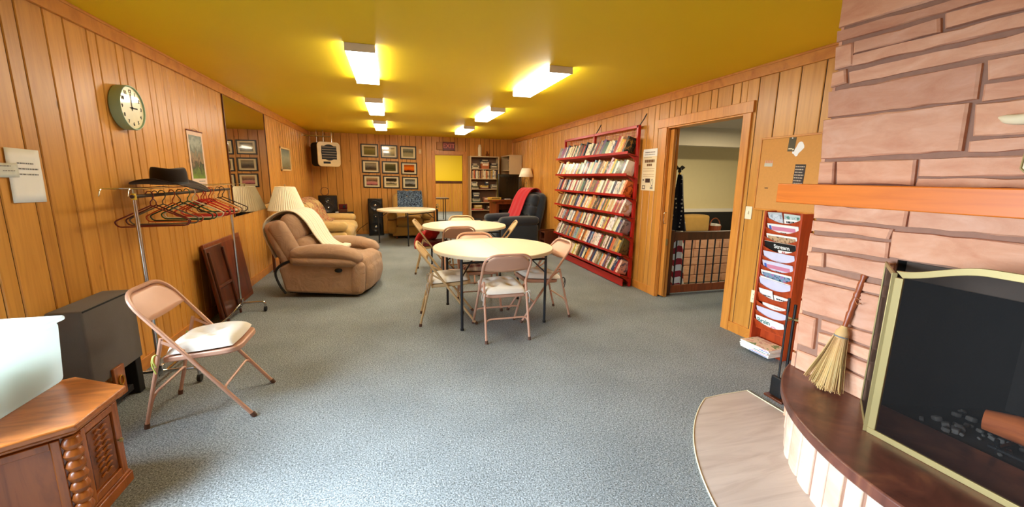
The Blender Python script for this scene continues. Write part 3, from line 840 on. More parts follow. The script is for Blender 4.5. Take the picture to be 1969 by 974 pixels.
# pale things on the chimney above the mantel
hn = MB().tube(spline([(2.262, 1.075, 1.705), (2.245, 1.02, 1.69), (2.235, .93, 1.69), (2.24, .84, 1.70), (2.262, .76, 1.70)], 5), [.004, .009, .014, .017, .018, .019, .02, .021, .022, .023, .023, .023, .023, .023, .023, .023, .022, .021, .02, .016, .01], 12)
tag(hn.build('wall_ornament', plain('weathered_white_wood', rgb(222, 206, 170), .7, var=.1)), 'tapered off-white ornament on the chimney stones above the mantel', 'ornament')
oc = thing('mantel_plaque', 'cream octagonal plaque with gilt edge standing on mantel at the right edge', 'plaque', (2.2, .845, 1.438))
octo = [(.12 * cos(radians(22.5 + 45 * k)), .12 * sin(radians(22.5 + 45 * k))) for k in range(8)]
Mo = Tm(0, 0, .115, 0, 96, 0) @ Tm(0, 0, 0, 0, 0, 0)
MB().prism(octo, -.004, .012, Mo).build('plate', W['cream_paper'], oc, bevel=.002)
MB().tube([tuple(Mo @ Vector((p[0] * .98, p[1] * .98, -.004))) for p in octo], .004, 6, closed=True).build('rim', W['brass'], oc); MB().tube([tuple(Mo @ Vector((p[0] * .86, p[1] * .86, -.004))) for p in octo], .0025, 6, closed=True).build('inner_line', W['ink'], oc)
# ================================================================== LEFT WALL
WL = Tm(XL, 0, 0, 90, 0, 90)          # local x -> world y, local y -> world z, local z -> out of the left wall (+x)
def onleft(y, z, d=0.0, roll=0): return Matrix.Translation((XL + d, y, z)) @ Matrix(((0, 0, 1, 0), (1, 0, 0, 0), (0, 1, 0, 0), (0, 0, 0, 1))) @ Tm(0, 0, 0, 0, 0, roll)
def onright(y, z, d=0.0, roll=0): return Matrix.Translation((XR - d, y, z)) @ Matrix(((0, 0, -1, 0), (-1, 0, 0, 0), (0, 1, 0, 0), (0, 0, 0, 1))) @ Tm(0, 0, 0, 0, 0, roll)
def onback(x, z, d=0.0, roll=0): return Matrix.Translation((x, YB - d, z)) @ Matrix(((1, 0, 0, 0), (0, 0, -1, 0), (0, 1, 0, 0), (0, 0, 0, 1))) @ Tm(0, 0, 0, 0, 0, roll)
def wthing(name, label, cat, M, group=None):
    o = bpy.data.objects.new(name, None); COL.objects.link(o); o.empty_display_size = .05; o.matrix_world = M
    return tag(o, label, cat, group)

# clock
ck = wthing('wall_clock', 'round teal-rimmed wall clock on the left plank wall reading three', 'clock', onleft(3.735, 1.905, .001, 0))
MB().lathe([(.135, 0), (.152, .004), (.154, .06), (.150, .07), (.146, .07), (.142, .06), (.01, .058)], 48).build('rim', plain('teal_rim', rgb(152, 180, 146), .4), ck)
MB().lathe([(.001, .0585), (.1415, .0585), (.1415, .060), (.001, .060)], 48).build('face', plain('clock_face', rgb(222, 208, 160), .25, coat=.4), ck)
for h in range(1, 13):
    a = radians(90 - 30 * h)
    text('numeral', str(h), .034, W['ink'], ck, Tm(.112 * cos(a), .112 * sin(a), .0612), bold=.0006)
MB().box(-.003, -.02, .062, .003, .095, .0635).build('minute_hand', W['ink'], ck)
MB().box(-.02, -.004, .064, .06, .004, .0655).build('hour_hand', W['ink'], ck)
MB().lathe([(.007, .06), (.007, .067), (.001, .068)], 12).build('hub', W['ink'], ck)
# notices
def lines(mb, x0, x1, y, h, z, n=9, seed=1):
    r = random.Random(seed); x = x0
    while x < x1 - .002:
        w = r.uniform(.3, 1.3) * (x1 - x0) / n; e = min(x + w, x1)
        mb.box(x, y, z, e - .0015, y + h, z + .0002); x = e + .0022
    return mb
nt = wthing('paper_notice', 'white paper notice with three lines of print taped to left plank wall', 'notice', onleft(2.80, 1.427, .002, -1.5))
MB().grid(6, 6, lambda u, v: (-.105 + .21 * u, -.137 + .274 * v, .003 + .004 * (u - .5) ** 2 * (1 if v > .5 else 2.4))).build('sheet', W['paper'], nt, solid=.0006)
pl = MB()
for k, (a, b) in enumerate(((-.045, .06), (-.05, .085), (-.04, .08))): lines(pl, a, b, .06 - .028 * k, .007, .0052, 8, k)
pl.build('printed_lines', W['grey_ink'], nt)
n2 = wthing('small_notice', 'small grey slip overlapping the white notice on the left wall', 'notice', onleft(2.68, 1.455, .009, 0))
MB().grid(4, 4, lambda u, v: (-.07 + .14 * u, -.035 + .07 * v, .001 + .002 * u)).build('sheet', plain('grey_slip', rgb(206, 204, 190), .7), n2, solid=.0006)
lines(lines(MB(), -.05, .03, .018, .005, .0035, 6, 4), -.02, .05, -.005, .004, .0042, 6, 5).build('printed_lines', W['grey_ink'], n2)
# calendar / scroll poster
cal = wthing('scroll_calendar', 'tall narrow hanging calendar with a nature picture beside the mirror', 'calendar', onleft(4.845, 1.575, .004, 0))
MB().box(-.165, -.275, 0, .165, .275, .002).build('sheet', plain('pale_pink_paper', rgb(226, 194, 168), .7), cal)
t = NT('nature_print'); v = t.coords('Generated'); nn = t.noise(v, 5, 6, .65, .5); sp = t.node('ShaderNodeSeparateXYZ'); t.link(v, sp.inputs[0])
f_ = t.math('ADD', t.math('MULTIPLY', sp.outputs[1], .55), t.math('MULTIPLY', nn.outputs[0], .5))
nat = t.set(.4, color=t.ramp(f_, [(.2, rgb(120, 150, 40)), (.34, rgb(92, 110, 44)), (.42, rgb(40, 36, 30)), (.5, rgb(150, 120, 84)), (.6, rgb(96, 104, 84)), (.7, rgb(160, 160, 140)), (.8, rgb(110, 120, 104))]))
MB().box(-.135, -.175, .002, .135, .235, .003).build('picture', nat, cal)
cl = MB(); lines(cl, -.02, .12, -.205, .008, .0025, 5, 9)
for k in range(3): lines(cl, -.1, .12, -.225 - .013 * k, .004, .0025, 12, k + 20)
cl.build('printed_lines', W['grey_ink'], cal)
MB().tube([(-.17, .277, .004), (.17, .277, .004)], .006, 8).build('top_rod', plain('dark_red_rod', rgb(104, 30, 24), .5), cal)
MB().tube([(-.08, .28, .004), (0, .30, .003), (.08, .28, .004)], .0015, 5).build('string', W['ink'], cal)
# mirror
mr = wthing('wall_mirror', 'large frameless mirror set into the left plank wall above the recliner', 'mirror', onleft(6.47, 1.64, .002, 0))
MB().box(-.80, -.695, 0, .80, .695, .006).build('glass', W['mirror'], mr, smooth=0)
MB().box(-.812, -.70, 0, -.80, .70, .012).build('edge_strip', W['darkwood'], mr); MB().box(.80, -.70, 0, .812, .70, .012).build('edge_strip', W['darkwood'], mr)
# picture on the left wall
p0 = wthing('framed_picture', 'small pale framed picture on the left wall beyond the mirror', 'picture', onleft(8.43, 1.715, .001, 0))
MB().box(-.36, -.205, 0, -.33, .205, .02).box(.33, -.205, 0, .36, .205, .02).box(-.36, .175, 0, .36, .205, .02).box(-.36, -.205, 0, .36, -.175, .02).build('frame', plain('pale_wood_frame', rgb(216, 176, 116), .5), p0, bevel=.003)
MB().box(-.33, -.175, .002, .33, .175, .006).build('print', banded('grey_green_print', 0, [(0, rgb(96, 96, 70)), (.35, rgb(124, 124, 96)), (.6, rgb(150, 150, 124)), (1, rgb(100, 110, 96))], axis=1), p0)
ww = plain('wall_plate', rgb(214, 178, 120), .5)
# ------------------------------------------------------------------ nine pictures on the back wall
PX = [(-.707 - .004, -.30), (-.245, .155), (.213, .608)]
PZ = [(2.208, 1.886), (1.818, 1.512), (1.462, 1.152)]
looks = [
 [('olive marsh landscape', [(0, rgb(96, 84, 40)), (.5, rgb(120, 110, 56)), (.7, rgb(150, 130, 70)), (1, rgb(70, 62, 36))], 'top left'),
  ('pale mist landscape with lamp glare', [(0, rgb(110, 100, 60)), (.4, rgb(170, 150, 96)), (.7, rgb(210, 190, 130)), (1, rgb(120, 96, 52))], 'top middle'),
  ('grey shore landscape', [(0, rgb(160, 150, 110)), (.45, rgb(150, 140, 104)), (.6, rgb(84, 86, 70)), (1, rgb(140, 142, 124))], 'top right')],
 [('grey lake landscape', [(0, rgb(120, 104, 76)), (.25, rgb(56, 48, 40)), (.5, rgb(104, 96, 80)), (.75, rgb(150, 140, 112)), (1, rgb(126, 112, 80))], 'middle left'),
  ('dark green forest landscape', [(0, rgb(110, 100, 62)), (.3, rgb(54, 58, 34)), (.8, rgb(84, 80, 46)), (1, rgb(150, 134, 84))], 'centre'),
  ('orange sunset', [(0, rgb(40, 18, 10)), (.22, rgb(60, 22, 10)), (.3, rgb(210, 84, 14)), (.6, rgb(226, 120, 24)), (1, rgb(150, 44, 12))], 'middle right')],
 [('pink flower field', [(0, rgb(70, 40, 36)), (.2, rgb(190, 110, 110)), (.45, rgb(200, 140, 120)), (.6, rgb(96, 70, 52)), (1, rgb(190, 150, 104))], 'bottom left'),
  ('dark picture of pale figures', [(0, rgb(176, 160, 116)), (.2, rgb(150, 140, 100)), (.3, rgb(26, 22, 18)), (.5, rgb(220, 200, 160)), (.62, rgb(40, 36, 26)), (1, rgb(34, 30, 22))], 'bottom middle'),
  ('dark grey waterfall picture', [(0, rgb(60, 58, 48)), (.3, rgb(40, 40, 34)), (.5, rgb(160, 160, 148)), (.75, rgb(120, 122, 110)), (1, rgb(40, 38, 32))], 'bottom right')]]
mat_frame = plain('black_frame', rgb(22, 17, 15), .35); mat_mount = plain('ivory_mount', rgb(222, 206, 164), .12, var=.02, coat=1)
for i in range(3):
    for j in range(3):
        x0, x1 = PX[j]; z1, z0 = PZ[i]
        dx = .012 * i; dz = -.012 * j if j < 2 else -.03
        if i == 0: dz = -.012 * j
        w, h = (x1 - x0) / 2, (z1 - z0) / 2
        nm, stops, pos = looks[i][j]
        o = wthing('framed_picture', 'black-framed %s, %s of the nine on the back wall' % (nm, pos), 'picture', onback((x0 + x1) / 2 + dx, (z0 + z1) / 2 + dz, .001, -.6), 'nine framed pictures on the back wall')
        b = .028
        MB().box(-w, -h, 0, -w + b, h, .022).box(w - b, -h, 0, w, h, .022).box(-w + b, h - b, 0, w - b, h, .022).box(-w + b, -h, 0, w - b, -h + b, .022).build('frame', mat_frame, o, bevel=.003)
        MB().box(-w + b, -h + b, .004, w - b, h - b, .010).build('mount', mat_mount, o, smooth=0)
        MB().box(-w * .64, -h * .6, .010, w * .64, h * .6, .0108).build('print', banded('print_' + nm.replace(' ', '_'), 0, stops, axis=1, nz=.22, nscale=4, rough=.1, coat=1), o, smooth=0)
sw = wthing('light_switch', 'small pale switch plate beside top right picture on back wall', 'switch', onback(.70, 2.06, .001))
MB().box(-.035, -.058, 0, .035, .058, .006).build('plate', ww, sw, bevel=.002); MB().box(-.006, -.014, .006, .006, .014, .016).build('toggle', W['ivory'], sw)
# exit sign and box
ex = wthing('exit_sign', 'red exit sign above the back doorway', 'exit sign', onback(1.425, 2.215, .001))
MB().box(-.15, -.10, 0, .15, .10, .045).build('housing', plain('dark_red_sign', rgb(112, 26, 22), .4), ex, bevel=.005)
MB().box(-.155, -.105, 0, -.14, .105, .05).box(.14, -.105, 0, .155, .105, .05).box(-.14, .09, 0, .14, .105, .05).box(-.14, -.105, 0, .14, -.09, .05).build('frame', plain('brown_frame', rgb(92, 44, 26), .5), ex)
text('lettering', 'EXIT', .155, plain('pale_red_letters', rgb(212, 120, 104), .5), ex, Tm(0, -.002, .0462), bold=.003)
bx = wthing('junction_box', 'beige box mounted left of the exit sign above the doorway', 'box', onback(1.19, 2.215, .001))
MB().box(-.075, -.095, 0, .075, .095, .06).build('body', plain('tan_box', rgb(176, 122, 66), .5), bx, bevel=.006)
MB().box(-.06, -.08, .06, .06, .08, .064).build('lid', plain('tan_box_lid', rgb(182, 128, 72), .5), bx, bevel=.002)
# heater in the corner
ht = thing('unit_heater', 'beige unit heater with black louvres hung in the far left corner', 'heater', (-1.44, 10.42, 1.645), 33)
def roundbox(mb, w, y0, y1, h, r): return mb.prism(rrect(w, h, r, 6, 0, h / 2), -y1, -y0, Tm(0, 0, 0, 90, 0, 0))
roundbox(MB(), .50, -.17, .15, .52, .075).build('body', W['matte_black'], ht, bevel=.01)
roundbox(MB(), .52, -.195, -.17, .54, .085).build('front_panel', plain('beige_heater', rgb(206, 176, 122), .4), ht, bevel=.008, M=Tm(0, 0, -.01))
MB().lathe([(.12, 0), (.175, .0), (.175, .01), (.12, .01)], 32, Tm(0, -.1955, .30, 90, 0, 0)).build('fan_ring', W['matte_black'], ht)
MB().box(-.17, -.201, .15, .17, -.1955, .44).build('grille', W['matte_black'], ht)
for k in range(5):
    MB().box(-.165, -.215, .19 + .055 * k, .165, -.2005, .20 + .055 * k, Tm(0, 0, 0)).build('louvre', plain('louvre_metal_%d' % k, rgb(128, 110, 84), .4, .4), ht)
MB().box(-.14, -.199, .055, .02, -.1945, .10).build('name_plate', W['matte_black'], ht)
for x in (-.17, -.02, .17):
    MB().tube([(x, 0, .52), (x, 0, H - 1.645)], .008, 8).build('hanger_rod', W['chrome'], ht)
pp_ = MB().tube([(XL + .0, 10.30, 2.30), (-1.30, 10.36, 2.30)], .012, 10)
tag(pp_.build('conduit_pipe', W['chrome']), 'thin metal conduit running from left wall above the corner heater', 'pipe')

# ================================================================== LEFT FOREGROUND
hx = thing('end_table', 'carved oak six-sided end table cabinet with turned corner column, under the plastic bin', 'cabinet', (-1.51, 2.04, 0))
def hexa(R, c=(0, 0)): return [(c[0] + R * cos(radians(30 + 60 * k)), c[1] + R * sin(radians(30 + 60 * k))) for k in range(6)]
MB().prism(hexa(.325), .452, .478).prism(hexa(.312), .436, .452).build('top', W['oak'], hx, bevel=.006)
MB().prism(hexa(.285), .045, .436).build('carcass', W['oakv'], hx, bevel=.003)
MB().prism(hexa(.30), 0, .05).prism(hexa(.292), .05, .062).build('plinth', W['oakv'], hx, bevel=.004)
ap = .285 * cos(radians(30))
for k in (0, 5):
    a = 60 * k           # side normal direction in degrees
    Md = Tm(0, 0, 0, 0, 0, a) @ Tm(ap, 0, 0)
    dd = MB()
    dd.box(.0, -.112, .075, .012, -.085, .425, Md).box(0, .085, .075, .012, .112, .425, Md).box(0, -.085, .395, .012, .085, .425, Md).box(0, -.085, .075, .012, .085, .11, Md)
    if k == 0:
        pd = dd.build('door', W['oakv'], hx, bevel=.003)
        MB().box(0, -.075, .12, .006, .075, .385, Md).build('carved_panel', wood('dark_carved_panel', rgb(84, 42, 16), rgb(140, 76, 32), stretch=(20, 20, 16), scale=1, rough=.35, knots=False), pd, bevel=.004)
        cv = MB()
        for q in range(9):
            z = .15 + .026 * q
            for s in (-1, 1): cv.tube(spline([tuple(Md @ Vector(p)) for p in ((.006, 0, z), (.012, s * .02, z + .012), (.008, s * (.045 - .002 * abs(q - 4)), z + .004))], 3), .0045, 5)
        cv.build('carving', W['oakv'], pd)
        MB().lathe([(.003, 0), (.004, .006), (.011, .012), (.008, .02), (.002, .022)], 14, Md @ Tm(.012, .085, .25, 0, 90, 0)).build('knob', W['brass'], pd)
    else:
        dd.build('side_panel', W['oakv'], hx, bevel=.003)
for k in (5,):
    a = radians(30 + 60 * k) - radians(0)
    x, y = .286 * cos(a), .286 * sin(a)
    prof = [(.026, .07)]
    for q in range(7):
        z = .085 + .048 * q
        prof += [(.019, z), (.026, z + .006), (.032, z + .024), (.026, z + .042)]
    prof += [(.02, .422), (.03, .432)]
    MB().lathe(prof, 18, Tm(x, y, 0)).build('turned_column', W['oakv'], hx)
# plastic bin
bn = thing('storage_bin', 'translucent white plastic storage bin on top of the carved oak end table', 'bin', (-1.655, 2.05, .478))
def taper(k=.06):
    return lambda w: [w[0] * (1 + k * w[2] / .15), w[1] * (1 + k * .6 * w[2] / .15), w[2]]
MB().rbox(.29, .56, .30, .03, Tm(0, 0, .152), warp=taper(.045)).build('tub', W['bin'], bn, smooth=60)
MB().rbox(.325, .60, .024, .011, Tm(0, 0, .305)).build('lid_rim', W['bin'], bn, smooth=60)
cn = MB()  # bundle added in the bin to block daylight and shade the lower half
def sack(u, v):
    a, b = 2 * pi * u, pi * (v - .5); n = 1 + .15 * noise.noise(Vector((cos(a) * 2, sin(a) * 2, v * 3)))
    return (.09 * cos(a) * cos(b) * n, .21 * sin(a) * cos(b) * n, .09 * sin(b) * n)
cn.grid(24, 14, sack)
o = tag(cn.build('cloth_bundle', fabric('grey_green_cloth', rgb(150, 164, 140), .15)), 'grey-green bundle dimly visible inside the plastic bin', 'bundle'); o.location = (-1.64, 2.06, .583)
# dark boxy cabinet by the wall
dk = thing('boxy_cabinet', 'dark grey boxy cabinet on short legs against wall behind the plastic bin', 'cabinet', (-1.745, 2.965, 0))
MB().rbox(.165, .48, .46, .012, Tm(0, 0, .47), puff=(.004, 0, .003)).build('body', W['charcoal'], dk)
MB().box(.081, -.235, .688, .0855, .235, .698).build('top_edge', W['matte_black'], dk, bevel=.002)
for y in (-.2, .2):
    MB().box(-.07, y - .03, 0, .07, y + .03, .245).build('leg', W['matte_black'], dk, bevel=.004)
MB().box(-.03, -.16, .04, .05, .15, .08).build('stretcher', W['matte_black'], dk, bevel=.004)
wb = MB().box(.084, -.10, .10, .10, -.0, .29)
q = wb.build('wooden_latch', W['oakv'], dk, bevel=.003)
MB().tube([(.104, -.05 + .022 * cos(t), .2 + .03 * sin(t)) for t in [2 * pi * k / 16 for k in range(16)]], .004, 6, closed=True).build('ring', W['gold'], q)

# ------------------------------------------------------------------ folding chair
def make_chair(m, name='folding_chair'):
    o = thing(name, 'x', 'chair')
    d = Vector((-.562, 0, .779)); d.normalize(); F = Vector((.277, 0, .0))
    P = lambda s, y, n=0: tuple(F + d * s + Vector((0, y, 0)) + Vector((-.79, 0, -.58)) * (-n))
    Ls = .985
    path = fillet([P(.012, -.215), P(Ls, -.215), P(Ls, .215), P(.012, .215)], .135, 8)
    MB().tube(path, .0115, 10).build('back_frame', m, o)
    # backrest sheet
    def fn(u, v):
        y = -.21 + .42 * u
        top = Ls - .006 - (.12 * max(0, (abs(y) - .09) / .12) ** 2.2)
        bot = Ls - .205 + .012 * (abs(y) / .21) ** 2
        s = bot + (max(top, bot + .01) - bot) * v
        p = Vector(P(s, y)); back = .022 * (1 - (y / .21) ** 2)
        return (p.x - back * .8, p.y, p.z - back * .3)
    MB().grid(20, 6, fn).build('backrest', m, o, solid=.004)
    # seat pan
    pts = []
    for x, y, r in ((-.165, -.18, 0), (.225, -.195, .09), (.225, .195, .09), (-.165, .18, 0)): pts.append((x, y, 0))
    out = fillet(pts + [pts[0]], .10, 8)[:-1]
    poly = [(p.x, p.y) for p in out]
    Ms = Tm(0, 0, .413, 0, -4.5, 0)
    MB().prism(poly, -.022, .012, Ms).build('seat', m, o, bevel=.009, bseg=3)
    # rear legs with cap
    for s in (-1, 1):
        MB().tube([(-.278, s * .20, .012), (-.148, s * .196, .535)], .0105, 10).build('rear_leg', m, o)
        MB().cbox((0, 0, 0), (.13, .004, .016), Tm(-.098, s * .203, .485, 0, 32, 0)).build('link', m, o)
        MB().tube([(-.278, s * .20, 0), (-.274, s * .20, .03)], .014, 10).build('foot_cap', W['foot'], o)
        MB().tube([(.277, s * .215, 0), (.262, s * .215, .025)], .0145, 10).build('foot_cap', W['foot'], o)
    MB().tube(fillet([(-.268, -.20, .05), (-.222, -.195, .205), (-.222, .195, .205), (-.268, .20, .05)], .05, 5), .008, 8).build('rear_stretcher', m, o)
    MB().tube(fillet([(.235, -.215, .055), (.128, -.215, .2), (.128, .215, .2), (.235, .215, .055)], .05, 5), .008, 8).build('front_stretcher', m, o)
    return o
chairA = make_chair(W['chair']); chairB = make_chair(W['chair_lt'])
GT1, GT2 = 'folding chairs around the nearest round table', 'folding chairs around the middle round table'
def place(o, x, y, rz, lab, grp=None):
    o.location = (x, y, 0); o.rotation_euler = (0, 0, radians(rz)); o['label'] = lab
    if grp: o['group'] = grp
    return o
place(chairA, -1.137, 2.852, 0, 'beige metal folding chair standing alone in front of the dark boxy cabinet')
CH_ = {'F': chairA}
CH_['A'] = dup(chairA, (.945, 3.64, 0), 90, 'pinkish folding chair nearest the camera at the nearest round table, back towards us', GT1)
CH_['B'] = place(chairB, .505, 4.12, -5, 'beige folding chair on the recliner side of the nearest round table', GT1) and chairB
CH_['C'] = dup(chairA, (1.465, 4.04, 0), 183, 'pinkish folding chair on the bookrack side of the nearest round table', GT1)
CH_['D'] = dup(chairA, (.90, 4.50, 0), 268, 'folding chair with red plaid pad, far side of the nearest round table', GT1)
CH_['E'] = dup(chairA, (.85, 5.72, 0), 88, 'pinkish folding chair with back towards us at the middle round table', GT2)
CH_['G'] = dup(chairB, (.585, 6.36, 0), -8, 'beige folding chair holding a maroon pad and red jacket at the middle table', GT2)
CH_['H'] = dup(chairB, (1.50, 6.05, 0), 168, 'beige folding chair on the navy recliner side of the middle round table', GT2)
CH_['I'] = dup(chairB, (1.10, 6.68, 0), 270, 'cream folding chair on the far side of the middle round table', GT2)
# ------------------------------------------------------------------ chair pads
def pad_fn(w, d, h, tuft, seed=0, top=True):
    rr = random.Random(seed); T = [(rr.uniform(-.02, .02) + x, rr.uniform(-.02, .02) + y) for x, y in tuft]
    def fn(u, v):
        x, y = (u - .5) * 2, (v - .5) * 2
        q = 1 - (abs(x) ** 5 * .999); e = (max(0, 1 - abs(x) ** 4) * max(0, 1 - abs(y) ** 4)) ** .45
        X = x * w / 2 * (1 - .06 * y * y); Y = y * d / 2 * (1 - .06 * x * x)
        z = h * e
        for tx, ty in T:
            z -= h * .62 * math.exp(-((x - tx) ** 2 + (y - ty) ** 2) / .035) * e
        z += .006 * noise.noise(Vector((x * 2 + seed, y * 2, seed))) * e
        return (X, Y, z) if top else (X, Y, -.012 * e)
    return fn
def make_pad(mat, tuft, seed, w=.40, d=.38, h=.05, ties=None):
    o = thing('seat_pad', 'x', 'seat pad')
    mb = MB().grid(26, 26, pad_fn(w, d, h, tuft, seed)).grid(26, 26, pad_fn(w, d, h, tuft, seed, False))
    mb.build('cushion', mat, o, smooth=70)
    if ties:
        for s in (-1, 1):
            y = s * .185
            a = spline([(-.19, y, .0), (-.215, y + s * .015, .012), (-.225, y + s * .028, -.03), (-.215, y + s * .03, -.09)], 4)
            b = spline([(-.19, y, .0), (-.20, y + s * .03, .02), (-.21, y + s * .04, -.01), (-.205, y + s * .035, -.05)], 4)
            MB().tube(a, .004, 6).build('tie', ties, o); MB().tube(b, .004, 6).build('tie', ties, o)
    return o
four = [(-.42, -.42), (.42, -.42), (-.42, .42), (.42, .42)]
SZ = .440
def seat_at(ch, dx=.02, tilt=-4.5):
    M = ch.matrix_basis @ Tm(dx, 0, SZ, 0, tilt, 0)
    return M
def put(o, ch, lab, dx=.02, grp='seat pads on the folding chairs', rz=0):
    o.matrix_basis = seat_at(ch, dx) @ Tm(0, 0, 0, 0, 0, rz); o['label'] = lab; o['group'] = grp; return o
tie_green = plain('yellow_green_ribbon', rgb(206, 216, 110), .6); tie_grey = plain('grey_ribbon', rgb(196, 188, 176), .7); tie_dark = plain('dark_ribbon', rgb(50, 46, 44), .7)
put(make_pad(W['cushion'], [(0, 0), (.3, .3), (-.3, .3), (.3, -.3), (-.3, -.3)], 1, .36, .38, .062, tie_green), CH_['F'], 'white tied seat pad on the chair by the dark boxy cabinet', .02)
put(make_pad(W['cushion'], four, 2, .40, .40, .062, tie_grey), CH_['A'], 'white tufted seat pad tied on the nearest chair facing the round table', -.0)
put(make_pad(W['cushion'], four, 3, .40, .40, .055, tie_grey), CH_['B'], 'white tufted seat pad on the recliner-side chair of the nearest table', .01)
put(make_pad(W['cushion'], four, 4, .40, .40, .055, tie_dark), CH_['C'], 'white seat pad with dark ties on the bookrack-side chair', .01)
put(make_pad(W['plaid'], [(0, 0)], 5, .40, .40, .06), CH_['D'], 'red plaid seat pad on the far chair of the nearest table', .02)
mar = fabric('maroon_cloth', rgb(96, 20, 26), .2)
put(make_pad(mar, [(0, 0)], 6, .40, .40, .05), CH_['G'], 'maroon seat pad under the red jacket at the middle table', .02)
rj = MB(); r = random.Random(3)
def jk(u, v):
    a, b = 2 * pi * u, pi * (v - .5)
    n = 1 + .22 * noise.noise(Vector((cos(a) * 2, sin(a) * 2, v * 4)))
    return (.13 * cos(a) * cos(b) * n - .05, .12 * sin(a) * cos(b) * n + .1, .085 * sin(b) * n + .13)
rj.grid(24, 14, jk)
rj.tube(spline([(-.08, .16, .12), (-.20, .2, .10), (-.27, .22, .0), (-.285, .21, -.10)], 5), [.06, .062, .064, .066, .066, .064, .062, .06, .058, .056, .055, .054, .052, .05, .046, .04], 12)
o = rj.build('jacket', fabric('red_jacket_cloth', rgb(176, 30, 26), .2)); tag(o, 'crumpled red jacket lying on the maroon pad at the middle table', 'jacket')
o.matrix_basis = seat_at(CH_['G'], .0)

# ------------------------------------------------------------------ round tables
def make_table(legrot, R=.629):
    o = thing('round_table', 'x', 'table', group='round folding tables')
    MB().lathe([(.3, .70), (R - .012, .70), (R - .001, .702), (R, .706), (R, .73), (R - .004, .736), (R - .012, .7375), (.001, .7375)], 72).build('table_top', W['laminate'], o, smooth=25)
    MB().box(-.0012, -R + .01, .7374, .0012, R - .01, .7379).build('fold_seam', plain('seam_line', rgb(206, 180, 140), .6), o)
    for k in range(4):
        a = radians(45 + 90 * k + legrot); x, y = .60 * cos(a), .60 * sin(a)
        l = MB().tube([(x, y, .015), (x, y, .70)], .0135, 10).build('leg', W['dark_tube'], o)
        MB().tube([(x, y, 0), (x, y, .02)], .017, 10).build('foot_cap', W['rubber'], l)
        MB().tube([(x, y, .52), (x * .62, y * .62, .695)], .007, 6).build('brace', W['black_metal'], l)
    MB().tube([(.60 * cos(radians(45 + legrot)), .60 * sin(radians(45 + legrot)), .66), (.60 * cos(radians(135 + legrot)), .60 * sin(radians(135 + legrot)), .66)], .010, 8).build('rail', W['black_metal'], o)
    MB().tube([(.60 * cos(radians(225 + legrot)), .60 * sin(radians(225 + legrot)), .66), (.60 * cos(radians(315 + legrot)), .60 * sin(radians(315 + legrot)), .66)], .010, 8).build('rail', W['black_metal'], o)
    return o
T1 = make_table(0)
place(T1, 1.00, 4.18, 2, 'round white-topped folding table nearest the camera')
dup(T1, (1.03, 6.20, 0), 6, 'middle round white-topped folding table with the red jacket on its chair')
dup(T1, (.28, 9.41, 0), 45, 'round cream-topped folding table in front of the blue-draped armchair')
# ================================================================== GARMENT RACK, HAT, HANGERS
gx, gy0, gy1, gz = -1.59, 3.22, 4.83, 1.30
gk = thing('garment_rack', 'chrome wheeled garment rack holding coloured hangers beside the left wall', 'garment rack', (gx, (gy0 + gy1) / 2, 0))
hl = (gy1 - gy0) / 2
for k, y in enumerate((-hl, hl)):
    MB().tube([(0, y, .07), (0, y, gz - .01)], .0125, 12).build('post', W['chrome'], gk)
    b = MB().tube(fillet([(-.20, y, .045), (-.20, y, .105), (.225, y, .105), (.225, y, .045)], .04), .011, 10)
    q = b.build('base_bar', W['chrome'], gk)
    MB().cbox((0, y, .12), (.05, .04, .07)).build('bracket', W['chrome'], q, bevel=.004)
    for x in (-.20, .225):
        w_ = MB().lathe([(.004, -.011), (.026, -.011), (.029, 0), (.026, .011), (.004, .011)], 18, Tm(x, y, .029, 0, 90, 0)).build('caster', W['rubber'], gk)
        MB().tube([(x, y, .03), (x, y, .07)], .007, 6).build('fork', W['chrome'], w_)
MB().tube([(0, -hl, .075), (0, hl, .075)], .010, 8).tube([(0, hl, .11), (.0, hl - .35, .06)], .008, 8).build('floor_bar', W['chrome'], gk)
MB().tube([(0, -hl - .02, gz), (0, hl + .02, gz)], .0115, 12).build('hanging_rail', plain('dark_rail', rgb(72, 60, 54), .35, .6), gk)
for x in (-.07, .07):
    MB().tube(fillet([(x, -hl - .20, gz + .01), (x, -hl - .18, gz + .055), (x, -hl - .05, gz + .05), (x, hl + .28, gz + .05)], .02), .0035, 6).build('hat_wire', W['chrome'], gk)
MB().tube([(-.07, 0, gz + .05), (.07, 0, gz + .05)], .003, 6).tube([(-.07, hl, gz + .05), (.07, hl, gz + .05)], .003, 6).tube([(-.07, -hl, gz + .05), (.07, -hl, gz + .05)], .003, 6).tube([(0, -hl, gz), (0, -hl, gz + .05)], .004, 6).tube([(0, hl, gz), (0, hl, gz + .05)], .004, 6).build('cross_wire', W['chrome'], gk)
MB().lathe([(.014, 0), (.016, .02), (.012, .04)], 12, Tm(0, -hl, gz - .02)).build('cap', plain('yellow_cap', rgb(214, 176, 40), .4), gk)

